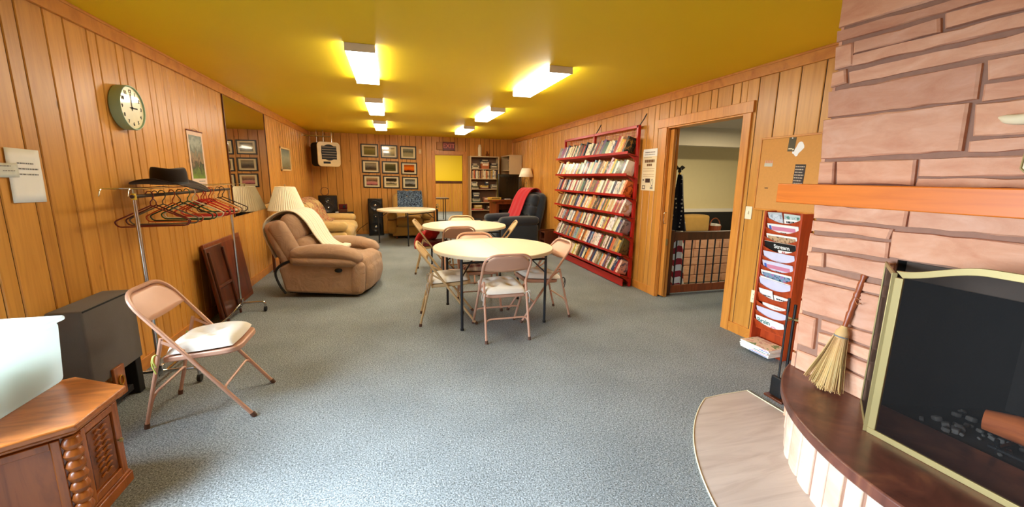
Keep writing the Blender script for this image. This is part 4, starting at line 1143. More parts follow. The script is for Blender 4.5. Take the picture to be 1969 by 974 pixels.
hat = thing('cowboy_hat', 'dark brown felt cowboy hat resting on top of the garment rack', 'hat', (-1.60, 3.72, 1.352), 0)
hat.scale = (1.1, 1.1, 1.15)
felt = fabric('dark_brown_felt', rgb(46, 36, 30), .2)
def brim(u, v):
    a = 2 * pi * u; rr = .094 + (.205 - .094) * v
    x, y = rr * cos(a) * 1.04, rr * sin(a) * .92
    z = .004 + .035 * v * v * (abs(sin(a)) ** 2) - .045 * v * v * max(0, cos(a)) - .004 * v * max(0, -cos(a)) + .012
    return (x, y, z)
mb = MB().grid(48, 6, brim)
mb.build('brim', felt, hat, smooth=70, solid=.004)
def crown(u, v):
    a = 2 * pi * u
    t = min(1, v * 1.25); top = max(0, v * 1.25 - 1) / .25
    k = 1 - .16 * t ** 2
    rr = .098 * k * (1 - top)
    z = .012 + .105 * (1 - (1 - t) ** 2.2) + .006 * sin(a * 2) * t - .028 * top * (1 - .3 * abs(cos(a)))
    return (rr * cos(a) * 1.06, rr * sin(a) * .95, z)
MB().grid(40, 20, crown).build('crown', felt, hat, smooth=70)
MB().lathe([(.1, .012), (.101, .013), (.0985, .03), (.0975, .03)], 40, None, 1.06, .95).build('hat_band', plain('black_band', rgb(24, 20, 18), .6), hat)

def make_hanger():
    o = thing('clothes_hanger', 'x', 'hanger')
    hk = [(.0, 0, -.075)] + [(0, 0, -.05)] + [(.022 * sin(t), 0, -.022 + .022 * -cos(t) + .0205) for t in [radians(20 + 22 * k) for k in range(11)]]
    hk = [(0, 0, -.085), (0, 0, -.058), (.012, 0, -.040), (.021, 0, -.018), (.018, 0, .003), (.004, 0, .0155), (-.012, 0, .012), (-.019, 0, -.002)]
    MB().tube(spline(hk, 5), .0035, 8).build('hook', W['hanger'], o)
    MB().tube(fillet([(0, 0, -.08), (.205, 0, -.185), (.185, 0, -.222), (-.185, 0, -.222), (-.205, 0, -.185), (0, 0, -.08)], .03, 5), .0048, 8).build('shoulder_bar', W['hanger'], o)
    return o
H0 = make_hanger()
hang = [('dark red', (120, 26, 30), 3.40, 10), ('maroon', (96, 30, 36), 3.47, -6), ('grey', (112, 106, 92), 3.56, 8), ('orange-red', (206, 84, 40), 3.70, -10), ('dark green', (28, 62, 44), 3.82, 6),
        ('bright green', (30, 100, 66), 3.94, -5), ('cream white', (236, 220, 190), 4.03, 9), ('pink-red', (214, 50, 56), 4.14, -8), ('scarlet', (206, 30, 34), 4.19, 12), ('crimson', (186, 24, 38), 4.245, -12),
        ('coral red', (222, 66, 60), 4.30, 5), ('deep red', (160, 20, 26), 4.35, -7), ('orange', (226, 120, 50), 4.41, 10), ('cream', (238, 206, 150), 4.48, 3), ('brown', (70, 30, 24), 4.56, -9), ('dark brown', (46, 24, 20), 4.66, 8)]
used = ['nearest the camera'] + ['']
for k, (nm, c, y, rz) in enumerate(hang):
    o = H0 if k == 0 else copy_tree(H0)
    o.location = (gx, y, gz + .0135 - .002); o.rotation_euler = (0, 0, radians(rz + (180 if k % 3 == 1 else 0)))
    for ch in o.children: ch.color = rgb(*c)
    prev = None if k == 0 else hang[k - 1][0]
    o['label'] = ('%s plastic hanger on the garment rack, nearest the camera' % nm) if k == 0 else ('%s plastic hanger on the garment rack, next beyond the %s one' % (nm, prev))
    o['group'] = 'plastic hangers on the garment rack'
# leaning folded panels behind the rack
lp = thing('wooden_board', 'reddish brown wooden panel leaning on the left wall behind the garment rack', 'panel', (-1.71, 5.05, 0))
Ml = Tm(0, 0, 0, 0, 0, 0) @ Matrix.Shear('XY', 4, (0, 0))
MB().box(-.012, -.50, .0, .012, .48, .77, Tm(.0, .08, 0, 0, -7, 0)).build('board', W['brownwood'], lp, bevel=.004)
MB().box(.012, -.46, .04, .016, .44, .73, Tm(.0, .08, 0, 0, -7, 0)).build('face_panel', wood('deep_red_board', rgb(84, 30, 12), rgb(120, 48, 20), stretch=(10, 10, 1), rough=.4, knots=False), lp, bevel=.003)
lq = thing('leaning_tray', 'dark folded wooden tray table leaning in front of the reddish panel', 'tray table', (-1.62, 4.66, 0))
Mt = Tm(0, 0, 0, 0, -8, 0)
MB().box(-.010, -.2, .03, .010, .2, .76, Mt).build('tray', W['darkwood'], lq, bevel=.005)
for y in (-.17, .17):
    MB().box(.014, y - .015, 0, .032, y + .015, .72, Mt).build('leg', W['darkwood'], lq, bevel=.003)
MB().box(.014, -.17, .35, .03, .17, .38, Mt).build('crossbar', W['darkwood'], lq, bevel=.003)

# ================================================================== BROWN RECLINER
rc = thing('recliner', 'large brown microsuede recliner with a cream knitted throw near the left wall', 'recliner', (-.69, 5.62, 0), -13)
m = W['recliner']
hw = .44
for s in (-1, 1):
    y = s * (hw - .055)
    # side panel
    sp_ = MB().prism([(-.50, .07), (.36, .03), (.40, .36), (.34, .43), (-.44, .43), (-.56, .36)], -.05, .05, Tm(0, y, 0, 90, 0, 0) )
    a = sp_.build('side_panel', m, rc, bevel=.03, bseg=4)
    MB().rbox(.16, .125, .40, .06, Tm(.34, y, .235, 0, 4, 0), puff=(.01, .01, 0)).build('front_bolster', m, rc, smooth=80)
    MB().rbox(.76, .20, .11, .05, Tm(-.03, y - s * .005, .445, 0, 2, 0), puff=(.012, .012, .01)).build('lower_arm_pad', m, rc, smooth=80)
    def wp(w): return [w[0], w[1], w[2] - .10 * max(0, (w[0] - .05) / .4) ** 2 - .03 * max(0, (-w[0] - .1) / .3) ** 2]
    MB().rbox(.80, .22, .13, .062, Tm(-.01, y - s * .01, .555), puff=(.012, .012, .025), warp=wp).build('arm_pad', m, rc, smooth=80)
MB().lathe([(.045, 0), (.045, .012), (.03, .014), (.03, .004)], 24, Tm(.14, -hw - .001, .34, 90, 0, 0), 1, .55).build('power_button', W['black_plastic'], rc)
MB().tube(spline([(-.40, -hw + .02, .455), (-.53, -hw + .015, .40), (-.60, -hw + .015, .30), (-.56, -hw + .015, .15), (-.50, -hw + .02, .05)], 4), .014, 8).build('frame_trim', W['matte_black'], rc)
MB().box(-.5, -.36, .04, .34, .36, .26).build('base', W['matte_black'], rc, bevel=.02)
MB().rbox(.66, .56, .20, .07, Tm(.07, 0, .36), puff=(.02, 0, .04)).build('seat_cushion', m, rc, smooth=80)
# footrest that rolls over the front edge
fo = MB()
def foot(u, v):
    y = -.335 + .67 * u
    pts_ = [(.24, .46), (.34, .465), (.42, .43), (.455, .34), (.45, .22), (.425, .09), (.37, .06)]
    k = v * (len(pts_) - 1); i = min(int(k), len(pts_) - 2); t = k - i
    p = Vector(pts_[i]).lerp(Vector(pts_[i + 1]), t)
    e = 1 - abs(2 * u - 1) ** 6
    bul = .028 * e * (abs(sin(v * pi * 2.2)) ** .6)
    n_ = Vector((p.x - .3, p.y - .25)).normalized()
    return (p.x + n_.x * bul - .03 * (1 - e), y, p.y + n_.y * bul - .02 * (1 - e))
fo.grid(18, 30, foot)
fo.build('footrest', m, rc, smooth=80, solid=.02)
MB().rbox(.12, .66, .34, .05, Tm(.37, 0, .23)).build('footrest_core', m, rc, smooth=80)
# back: shell, side wings and two pillows, leaning back
Bk = Tm(-.36, 0, .37, 0, -24, 0) @ Matrix.Diagonal((1, 1, .9, 1))
def shell(w): return [w[0], w[1] * (1 - .12 * max(0, w[2] / .36) ** 2), w[2]]
MB().rbox(.15, .80, .72, .07, Bk @ Tm(-.09, 0, .31), puff=(.02, .01, .02), warp=shell).build('back_shell', m, rc, smooth=80)
for s in (-1, 1):
    MB().rbox(.19, .13, .66, .06, Bk @ Tm(-.0, s * .335, .30, s * -2, 0, 0), puff=(.015, .015, .02)).build('back_wing', m, rc, smooth=80)
MB().rbox(.17, .56, .37, .08, Bk @ Tm(.07, 0, .50, 0, 6, 0), puff=(.05, .01, .02)).build('upper_back_pillow', m, rc, smooth=80)
MB().rbox(.17, .56, .25, .08, Bk @ Tm(.085, 0, .22, 0, 0, 0), puff=(.055, .01, .015)).build('lower_back_pillow', m, rc, smooth=80)
# throw
tw = thing('knitted_throw', 'cream cable-knit throw draped over the back of the brown recliner', 'throw', (-.69, 5.62, 0), -13)
def drape(path, w0, w1, yc0, yc1, amp=.010, freq=5, skew=0.0):
    S = spline([(p[0], 0, p[1]) for p in path], 6)
    n = len(S) - 1
    def fn(u, v):
        k = u * n; i = min(int(k), n - 1); t = k - i
        p = S[i].lerp(S[i + 1], t); tan = (S[i + 1] - S[i]).normalized(); nr = Vector((tan.z, 0, -tan.x))
        w = w0 + (w1 - w0) * u; yc = yc0 + (yc1 - yc0) * u
        y = yc + w * (v - .5) + skew * u * (v - .5)
        q = p - nr * (amp * sin(v * freq * 2 * pi + u * 2) + amp)
        return (q.x, y, q.z)
    return fn
dp = [(-.215, .22), (-.22, .45), (-.205, .60), (-.14, .705), (-.0, .745), (.12, .725), (.205, .65), (.245, .5), (.25, .38), (.262, .22), (.285, .13)]
dp = [((Bk @ Vector((p[0], 0, p[1]))).x, (Bk @ Vector((p[0], 0, p[1]))).z) for p in dp] + [(-.02, .535), (.06, .53)]
g = MB().grid(60, 40, drape(dp, .60, .36, -.02, .10, .004, 3))
g.build('knit_sheet', W['cream_throw'], tw, smooth=80, solid=.014)
MB().rbox(.10, .30, .05, .02, Tm(.03, .10, .54, 0, 6, 0)).build('folded_end', W['cream_throw'], tw, smooth=80)

# ================================================================== PLEATED LAMP ON A SMALL TABLE
et = thing('lamp_table', 'small dark wooden table under the pleated lamp beyond the recliner', 'table', (-1.56, 7.0, 0))
MB().prism(rrect(.46, .46, .03), .50, .53).build('table_top', W['darkwood'], et, bevel=.005)
for x in (-.19, .19):
    for y in (-.19, .19): MB().box(x - .018, y - .018, 0, x + .018, y + .018, .5).build('leg', W['darkwood'], et, bevel=.003)
lm = thing('table_lamp', 'table lamp with an ivory pleated shade beyond the brown recliner', 'lamp', (-1.56, 7.0, .53))
MB().lathe([(.10, 0), (.10, .02), (.05, .04), (.035, .08), (.075, .16), (.08, .22), (.04, .30), (.02, .34), (.012, .42)], 28).build('base', plain('brown_ceramic', rgb(98, 58, 32), .25), lm)
sh = MB(); n = 96; vs = []; fs = []
for k in range(n):
    a = 2 * pi * k / n; w = 1 + (.018 if k % 2 else -.018)
    vs += [(.255 * w * cos(a), .255 * w * sin(a), .39), (.135 * w * cos(a), .135 * w * sin(a), .735)]
for k in range(n):
    j = (k + 1) % n; fs.append((2 * k, 2 * j, 2 * j + 1, 2 * k + 1))
sh.add(vs, fs); sh.build('pleated_shade', W['shade'], lm, smooth=0, solid=.003)
MB().tube([(.255 * cos(2 * pi * k / 40), .255 * sin(2 * pi * k / 40), .39) for k in range(40)], .005, 6, closed=True).tube([(.135 * cos(2 * pi * k / 40), .135 * sin(2 * pi * k / 40), .735) for k in range(40)], .005, 6, closed=True).build('shade_trim', W['shade'], lm)
MB().tube([(0, 0, .42), (0, 0, .76)], .004, 6).lathe([(.003, .745), (.012, .755), (.008, .77), (.001, .775)], 12).build('finial', W['brass'], lm)

# ================================================================== TAN LOVESEAT
lv = thing('loveseat', 'tan chenille loveseat along the left wall draped with a floral throw', 'sofa', (-1.26, 8.80, 0))
m = W['tan_sofa']
MB().box(-.40, -.92, .05, .36, .92, .30).build('base', m, lv, bevel=.03, bseg=3)
for s in (-1, 1):
    MB().rbox(.82, .22, .34, .07, Tm(.02, s * .87, .28), puff=(.01, .01, 0)).build('arm_panel', m, lv, smooth=80)
    MB().rbox(.86, .25, .16, .075, Tm(.02, s * .87, .545), puff=(.01, .012, .012)).build('arm_pad', m, lv, smooth=80)
    MB().rbox(.74, .74, .20, .08, Tm(.12, s * .375, .40), puff=(.03, .0, .035)).build('seat_cushion', m, lv, smooth=80)
    MB().rbox(.22, .76, .56, .10, Tm(-.27, s * .38, .66, 0, -12, 0), puff=(.03, .01, .02)).build('back_cushion', m, lv, smooth=80)
    MB().rbox(.12, .72, .20, .05, Tm(.40, s * .375, .24), puff=(.02, 0, 0)).build('front_roll', m, lv, smooth=80)
MB().rbox(.20, 1.66, .80, .09, Tm(-.38, 0, .53, 0, -8, 0), puff=(.01, 0, .02)).build('back_frame', m, lv, smooth=80)
ftw = thing('floral_throw', 'tan throw with red flowers draped over the loveseat back', 'throw', (-1.26, 8.80, 0))
MB().grid(50, 40, drape([(-.50, .72), (-.52, .90), (-.46, .985), (-.36, .985), (-.23, .90), (-.15, .78), (-.10, .64), (-.04, .56), (.06, .535)], 1.30, 1.24, .0, .0, .006, 5)).build('cloth', W['floral'], ftw, smooth=80, solid=.008)

# ================================================================== CORNER SOUND GEAR
st_ = thing('low_black_table', 'low black table holding the speaker in far left corner', 'table', (-1.33, 10.50, 0))
MB().prism(rrect(.80, .42, .02), .555, .585).build('table_top', W['matte_black'], st_, bevel=.004)
for x in (-.36, .36):
    for y in (-.17, .17): MB().box(x - .02, y - .02, 0, x + .02, y + .02, .555).build('leg', W['matte_black'], st_, bevel=.003)
MB().box(-.36, -.17, .18, .36, .17, .20).build('shelf', W['matte_black'], st_)
sp2 = thing('black_speaker', 'glossy black boxy speaker on the low table in the far left corner', 'speaker', (-1.465, 10.52, .585), 8)
MB().prism(rrect(.40, .36, .02), 0, .40).build('cabinet', W['black_plastic'], sp2, bevel=.008)
for z, rr in ((.12, .10), (.29, .05)):
    q = MB().lathe([(rr + .012, 0), (rr + .012, .006), (rr, .008), (rr * .9, .004), (rr * .4, -.0), (rr * .3, .006), (.001, .008)], 32, Tm(0, -.182, z, 90, 0, 0)).build('driver', plain('dark_cone_%d' % int(z * 100), rgb(60, 56, 54), .3, .3), sp2)
    MB().lathe([(rr * .28, .004), (rr * .2, .014), (.001, .018)], 18, Tm(0, -.184, z, 90, 0, 0)).build('dust_cap', W['chrome'], q)
hp = MB().tube([(.09 * cos(t), .035 * sin(t), .092 + .09 * sin(t)) for t in [2 * pi * k / 36 for k in range(36)]], .006, 8, closed=True)
o = tag(hp.build('wire_hoop', W['darkwood']), 'thin dark hoop standing on the black corner speaker', 'hoop'); o.location = (-1.52, 10.52, .984)
rd = thing('red_radio', 'dark red radio box beside the black corner speaker', 'radio', (-1.14, 10.48, .585))
MB().rbox(.19, .12, .08, .01, Tm(0, 0, .04)).build('base', W['darkwood'], rd)
MB().rbox(.18, .12, .12, .012, Tm(.005, 0, .14)).build('body', plain('dark_red_plastic', rgb(92, 18, 20), .25), rd)
MB().lathe([(.035, 0), (.035, .006), (.001, .006)], 20, Tm(.035, -.06, .14, 90, 0, 0)).build('speaker_grille', W['matte_black'], rd)
wk = MB().rbox(.07, .05, .03, .012, Tm(-1.26, 10.34, .6005)); tag(wk.build('white_trinket', W['white_paint']), 'small white trinket on the low black table edge', 'trinket')
tw2 = thing('tower_speaker', 'tall glossy black tower speaker against the back wall beneath the pictures', 'speaker', (-.42, 10.72, 0))
MB().box(-.175, -.15, 0, .175, .15, .04).prism(rrect(.34, .30, .025), .04, .90).build('cabinet', W['black_plastic'], tw2, bevel=.006)
for z, rr in ((.74, .11), (.47, .05), (.22, .11)):
    q = MB().lathe([(rr + .014, 0), (rr + .014, .008), (rr, .01), (rr * .9, .004), (rr * .35, .0), (.001, .0)], 32, Tm(0, -.151, z, 90, 0, 0)).build('driver', plain('cone_%d' % int(z * 100), rgb(44, 42, 42), .25, .4), tw2)
    MB().lathe([(rr * .34, .0), (rr * .25, .018), (.001, .026)], 18, Tm(0, -.153, z, 90, 0, 0)).build('dust_cap', W['chrome'], q)
cd = MB().tube(spline([(-.62, 10.80, .30), (-.72, 10.85, .22), (-.83, 10.88, .14), (-.92, 10.88, .03)], 5), .006, 6); tag(cd.build('power_cord', W['black_plastic']), 'black cord trailing from the tower speaker towards the loveseat', 'cord')

# ================================================================== BLUE-DRAPED ARMCHAIR
ac = thing('armchair', 'olive tan armchair with a blue patterned cover, against back wall behind the far table', 'armchair', (.36, 10.28, 0), -90)
m = W['tan_chair']
MB().box(-.36, -.40, .06, .34, .40, .28).build('base', m, ac, bevel=.03, bseg=3)
for s in (-1, 1):
    MB().rbox(.74, .20, .32, .06, Tm(0, s * .40, .28), puff=(.01, .01, 0)).build('arm_panel', m, ac, smooth=80)
    MB().rbox(.78, .22, .16, .07, Tm(.01, s * .40, .53), puff=(.012, .01, .015)).build('arm_pad', m, ac, smooth=80)
    MB().tube([(.28 * s, .3, 0), (.28 * s, .3, .07)], .025, 10).tube([(.28 * s, -.3, 0), (.28 * s, -.3, .07)], .025, 10).build('foot', W['darkwood'], ac)
MB().rbox(.66, .60, .20, .07, Tm(.06, 0, .38), puff=(.03, 0, .03)).build('seat_cushion', m, ac, smooth=80)
MB().rbox(.24, .74, .66, .11, Tm(-.30, 0, .69, 0, -12, 0), puff=(.03, .01, .02)).build('back_cushion', m, ac, smooth=80)
bc = thing('blue_patterned_cover', 'blue and black leaf-patterned cloth over the tan armchair back', 'cover', (.36, 10.28, 0), -90)
MB().grid(40, 30, drape([(-.60, .66), (-.59, .86), (-.55, 1.02), (-.44, 1.085), (-.31, 1.05), (-.22, .94), (-.16, .80), (-.11, .68)], .58, .60, .04, .04, .006, 4)).build('cloth', W['blue_leaf'], bc, smooth=80, solid=.008)

# ================================================================== NAVY RECLINER WITH RED THROW
nv = thing('navy_recliner', 'dark navy tufted recliner with a red throw beside the book rack', 'recliner', (2.46, 8.48, 0), 189)
m = W['navy']
MB().box(-.40, -.36, .05, .36, .36, .30).build('base', m, nv, bevel=.03, bseg=3)
for s in (-1, 1):
    MB().rbox(.82, .20, .42, .07, Tm(.04, s * .40, .30), puff=(.01, .015, 0)).build('arm_panel', m, nv, smooth=80)
    MB().rbox(.86, .24, .17, .08, Tm(.05, s * .40, .575), puff=(.012, .012, .015)).build('arm_pad', m, nv, smooth=80)
MB().rbox(.66, .58, .22, .08, Tm(.10, 0, .40), puff=(.04, 0, .04)).build('seat_cushion', m, nv, smooth=80)
MB().rbox(.12, .60, .30, .05, Tm(.44, 0, .22), puff=(.03, 0, .01)).build('footrest', m, nv, smooth=80)
BkN = Tm(-.28, 0, .40, 0, -14, 0)
MB().rbox(.16, .84, .80, .08, BkN @ Tm(-.10, 0, .36), puff=(.02, .01, .03), warp=lambda w: [w[0], w[1] * (1 - .16 * max(0, w[2] / .4) ** 2), w[2]]).build('back_shell', m, nv, smooth=80)
for zc, hh in ((.58, .26), (.36, .24), (.15, .22)):
    MB().rbox(.16, .70, hh, .07, BkN @ Tm(.04, 0, zc), puff=(.05, .01, .012)).build('back_roll', m, nv, smooth=80)
for y in (-.2, 0, .2):
    for z in (.47, .26): MB().lathe([(.001, .0), (.014, .002), (.012, .008), (.001, .011)], 12, BkN @ Tm(.115, y, z, 0, 90, 0)).build('button', m, nv)
nr = thing('red_throw', 'bright red fleece throw hanging over the navy recliner back and arm', 'throw', (2.46, 8.48, 0), 189)
MB().grid(40, 30, drape([(-.60, .90), (-.61, 1.04), (-.57, 1.17), (-.46, 1.225), (-.34, 1.18), (-.235, 1.04), (-.165, .88), (-.10, .72), (-.05, .62), (.0, .56)], .52, .60, -.12, -.12, .004, 3)).build('cloth', W['red_throw'], nr, smooth=80, solid=.010)
mgz = thing('magazine_stand', 'dark wooden magazine stand between the navy recliner and book rack', 'magazine stand', (2.93, 7.52, 0))
for y in (-.13, .13): MB().box(-.15, y - .012, 0, .15, y + .012, .45).build('side_panel', W['darkwood'], mgz, bevel=.004)
for z in (.06, .25, .40): MB().box(-.15, -.118, z, .15, .118, z + .02).build('shelf', W['darkwood'], mgz)

# ================================================================== TV, STAND, FLOOR LAMP
ts = thing('tv_stand', 'wooden corner television stand with an open cubby by the bookcases', 'tv stand', (2.63, 9.78, 0), 14)
poly = [(-.47, -.22), (.40, -.22), (.40, .16), (-.25, .16), (-.47, .0)]
MB().prism(poly, .885, .925).build('top', W['brownwood'], ts, bevel=.006)
b = MB().box(-.36, -.19, .05, -.32, .14, .885).box(.32, -.19, .05, .36, .14, .885).box(-.36, .12, .05, .36, .14, .885).box(-.36, -.19, .55, .36, .14, .58).box(-.36, -.19, .05, .36, .14, .09).box(-.36, -.2, .05, -.28, -.17, .885).box(.28, -.2, .05, .36, -.17, .885).box(-.36, -.2, .82, .36, -.17, .885).box(-.36, -.2, .50, .36, -.17, .60)
b.build('carcass', W['brownwood'], ts, bevel=.004)
dr_ = MB().box(-.27, -.195, .10, .27, -.178, .49).build('door', W['brownwood'], ts, bevel=.004)
MB().lathe([(.006, 0), (.012, .012), (.001, .018)], 12, Tm(.2, -.195, .3, 90, 0, 0)).build('knob', W['brass'], dr_)
cb_ = MB().rbox(.36, .22, .09, .01, Tm(0, 0, 0)); o = tag(cb_.build('cable_box', W['black_plastic']), 'black cable box inside the television stand cubby', 'electronics'); o.matrix_basis = ts.matrix_basis @ Tm(.02, -.02, .627)
tv = thing('television', 'dark grey television with silver side trim on the corner stand', 'television', (2.69, 9.80, .925), 14)
MB().prism(rrect(.40, .24, .04), 0, .03).build('base', W['black_plastic'], tv, bevel=.006)
MB().box(-.31, -.12, .03, .31, -.03, .60).build('bezel', W['black_plastic'], tv, bevel=.012)
MB().rbox(.46, .16, .40, .05, Tm(0, .03, .30)).build('rear_shell', W['matte_black'], tv)
MB().box(-.275, -.123, .07, .225, -.1205, .57).build('screen', plain('dark_screen', rgb(22, 22, 18), .12, var=.03), tv)
MB().box(.25, -.126, .08, .275, -.12, .56).build('silver_trim', plain('silver_strip', rgb(110, 108, 104), .3, .8), tv, bevel=.004)
fl_ = thing('floor_lamp', 'floor lamp with a cream shade behind the navy recliner', 'lamp', (3.0, 9.28, 0))
MB().lathe([(.14, 0), (.14, .02), (.05, .04), (.015, .06)], 28).build('base', W['brass'], fl_)
MB().tube([(0, 0, .05), (0, 0, 1.36)], .012, 10).build('pole', W['brass'], fl_)
MB().tube(spline([(0, 0, 1.30), (-.04, 0, 1.33), (-.045, 0, 1.40), (0, 0, 1.44)], 5), .005, 6).tube(spline([(0, 0, 1.30), (.04, 0, 1.33), (.045, 0, 1.40), (0, 0, 1.44)], 5), .005, 6).build('harp', W['brass'], fl_)
MB().grid(40, 1, lambda u, v: ((.175 - .07 * v) * cos(2 * pi * u), (.175 - .07 * v) * sin(2 * pi * u), 1.465 + .2 * v)).build('shade', W['shade'], fl_, solid=.003)
# ================================================================== RED WIRE BOOK RACK
rk = thing('book_rack', 'tall red metal display rack crowded with paperbacks on the right wall', 'book rack', (XR, 6.02, 0))
def rel(x): return x - XR
for y in (-1.18, .03, 1.18):
    MB().box(rel(3.055), y - .018, 0, rel(3.095), y + .018, 2.135).build('post', W['red_metal'], rk, bevel=.003)
MB().box(rel(3.055), -1.20, 2.10, rel(3.095), 1.20, 2.135).build('top_rail', W['red_metal'], rk, bevel=.003)
for a, b in ((-1.16, .01), (.05, 1.16)):
    g = MB(); n = 14
    for k in range(n + 1):
        y = a + (b - a) * k / n; g.tube([(rel(3.10), y, .12), (rel(3.10), y, 2.11)], .0022, 4)
    for z in [2.06, 2.02, 1.94] + [.2 + .27 * q for q in range(7)]: g.tube([(rel(3.104), a, z), (rel(3.104), b, z)], .0028, 4)
    g.build('wire_grid', W['red_metal'], rk)
for y in (-1.19, .02):
    MB().tube([(rel(3.075), y, 2.125), (rel(3.11), y - .03, 2.20), (rel(3.137), y - .05, 2.27)], .007, 6).build('wall_tie', W['black_metal'], rk)
SHZ = [1.765, 1.488, 1.215, .965, .705, .432, .155]
for z in SHZ:
    s = MB().add([(rel(2.905), -1.23, z + .02), (rel(2.905), 1.21, z + .02), (rel(3.085), 1.21, z - .03), (rel(3.085), -1.23, z - .03), (rel(2.905), -1.23, z + .016), (rel(2.905), 1.21, z + .016), (rel(3.085), 1.21, z - .034), (rel(3.085), -1.23, z - .034)],
                 [(0, 1, 2, 3), (7, 6, 5, 4), (0, 4, 5, 1), (1, 5, 6, 2), (2, 6, 7, 3), (3, 7, 4, 0)])
    s.box(rel(2.900), -1.23, z + .004, rel(2.906), 1.21, z + .036)
    for y in (-1.20, .03, 1.19): s.add([(rel(2.93), y, z - .005), (rel(3.08), y, z - .05), (rel(3.08), y, z - .11)], [(0, 1, 2)])
    s.build('shelf', W['red_metal'], rk, smooth=0)
MB().box(rel(2.96), -1.2, .01, rel(2.97), 1.2, .11).build('kick_plate', W['red_metal'], rk)
# one paperback: unit box (x = depth towards wall, y = thickness, z = height), spine at x = 0
bk = MB()
bk.box(0, -.5, 0, .04, .5, 1).box(0, -.5, 0, 1, -.44, 1).box(0, .44, 0, 1, .5, 1)
bk.cur = 1; bk.box(.04, -.44, .02, .97, .44, .985)
B0 = bk.build('paperback', [W['book'], W['paper']], smooth=0)
B0['category'] = 'book'
PAL = [('cream', (232, 214, 176), 10), ('white', (236, 230, 216), 9), ('pale pink', (226, 190, 176), 4), ('orange', (214, 124, 50), 4), ('yellow', (222, 184, 70), 4), ('red', (164, 36, 32), 4),
       ('dark blue', (40, 56, 92), 4), ('light blue', (134, 166, 190), 3), ('black', (30, 27, 26), 5), ('grey', (150, 142, 132), 4), ('olive green', (104, 106, 54), 3), ('teal green', (60, 104, 92), 2),
       ('purple', (108, 82, 130), 2), ('brown', (116, 72, 44), 4), ('tan', (192, 150, 104), 5)]
bag = [p for p in PAL for _ in range(p[2])]
def ordn(k):
    return '%d%s' % (k, 'th' if 10 <= k % 100 <= 20 else {1: 'st', 2: 'nd', 3: 'rd'}.get(k % 10, 'th'))
SHN = ['top', 'second', 'third', 'fourth', 'fifth', 'sixth', 'bottom']
r = random.Random(77); first = True
for si, z in enumerate(SHZ):
    # from the right (near) end to the left (far) end
    items = []; y = -1.165 + (.0 if si else .02)
    lean = radians(r.uniform(13, 17)); run = 0
    while True:
        if run <= 0: lean = radians(r.uniform(11, 18)); run = r.randint(5, 12)
        run -= 1
        big = r.random() < .12
        h = r.uniform(.175, .198) if not big else r.uniform(.21, .235)
        t = r.uniform(.034, .066) if not big else r.uniform(.04, .07); dpt = r.uniform(.105, .118) if not big else r.uniform(.135, .15)
        if not items: h, t, dpt = r.uniform(.18, .215), .045, r.uniform(.13, .15)
        step = t / cos(lean)
        if not items: y += h * sin(lean) - .015
        if y + step > 1.17: break
        items.append((y, t, h, dpt, lean)); y += step + .0012 + (r.uniform(.03, .06) if r.random() < .02 else 0)
    for k, (y, t, h, dpt, lean) in enumerate(items):
        nm, c, _ = r.choice(bag)
        o = B0 if first else B0.copy()
        if not first: COL.objects.link(o)
        first = False
        back = radians(15)
        # leaning: the top goes towards the near end (-y) and back towards the wall
        M = Matrix.Translation((2.912, 6.02 + y + t / 2 / cos(lean), z + .0265 + .5 * t * sin(lean))) @ Euler((lean, 0, 0)).to_matrix().to_4x4() @ Euler((0, back, 0)).to_matrix().to_4x4() @ Matrix.Diagonal((dpt, t, h, 1))
        o.matrix_basis = M; o.color = rgb(*[max(0, min(255, q + r.randint(-12, 12))) for q in c])
        o['label'] = '%s paperback, %s from the right on the %s shelf of red rack' % (nm, ordn(k + 1), SHN[si])
        o['category'] = 'book'; o['group'] = 'paperbacks on the %s shelf of the red rack' % SHN[si]

# ================================================================== BOOKCASES
bc1 = thing('bookcase', 'putty coloured bookcase of books and games right of the back doorway', 'bookcase', (2.31, 10.78, 0))
S1 = [.06, .60, .80, 1.145, 1.41, 1.66]
MB().box(-.385, -.145, 0, -.355, .145, 1.975).build('side_panel', W['shelf_white'], bc1, bevel=.002)
MB().box(.355, -.145, 0, .385, .145, 1.975).build('side_panel', W['shelf_white'], bc1, bevel=.002)
MB().box(-.355, -.145, 1.95, .355, .145, 1.975).build('top_panel', W['shelf_white'], bc1, bevel=.002)
MB().box(-.355, .13, 0, .355, .145, 1.95).build('back_panel', W['shelf_in'], bc1)
for z in S1: MB().box(-.355, -.143, z - .018, .355, .13, z).build('shelf', W['shelf_white'], bc1, bevel=.002)
bc2 = thing('bookcase', 'putty coloured bookcase standing side-on in the far right corner behind television', 'bookcase', (2.965, 10.47, 0))
MB().box(-.16, -.42, 0, .16, -.395, 2.0).build('side_panel', W['shelf_white'], bc2, bevel=.002)
MB().box(-.16, .395, 0, .16, .42, 2.0).build('side_panel', W['shelf_white'], bc2, bevel=.002)
MB().box(-.16, -.395, 1.975, .16, .395, 2.0).build('top_panel', W['shelf_white'], bc2, bevel=.002)
MB().box(.145, -.395, 0, .16, .395, 1.975).build('back_panel', W['shelf_in'], bc2)
for z in (.06, .5, .9, 1.28, 1.63): MB().box(-.158, -.395, z - .018, .145, .395, z).build('shelf', W['shelf_white'], bc2, bevel=.002)
tf = MB().lathe([(.045, 0), (.047, .02), (.047, .22), (.035, .24), (.035, .29), (.001, .295)], 20, Tm(2.20, 10.76, 1.976)); tag(tf.build('flask', W['cream_paper']), 'tall cream flask standing on top of the putty bookcase', 'flask')
vb = MB().lathe([(.03, 0), (.045, .05), (.02, .09), (.03, .13), (.018, .13), (.014, .09), (.01, .02)], 18, Tm(2.40, 10.76, 1.976)); tag(vb.build('vase', plain('amber_glaze', rgb(120, 66, 30), .2)), 'small brown vase on top of the putty bookcase', 'vase')
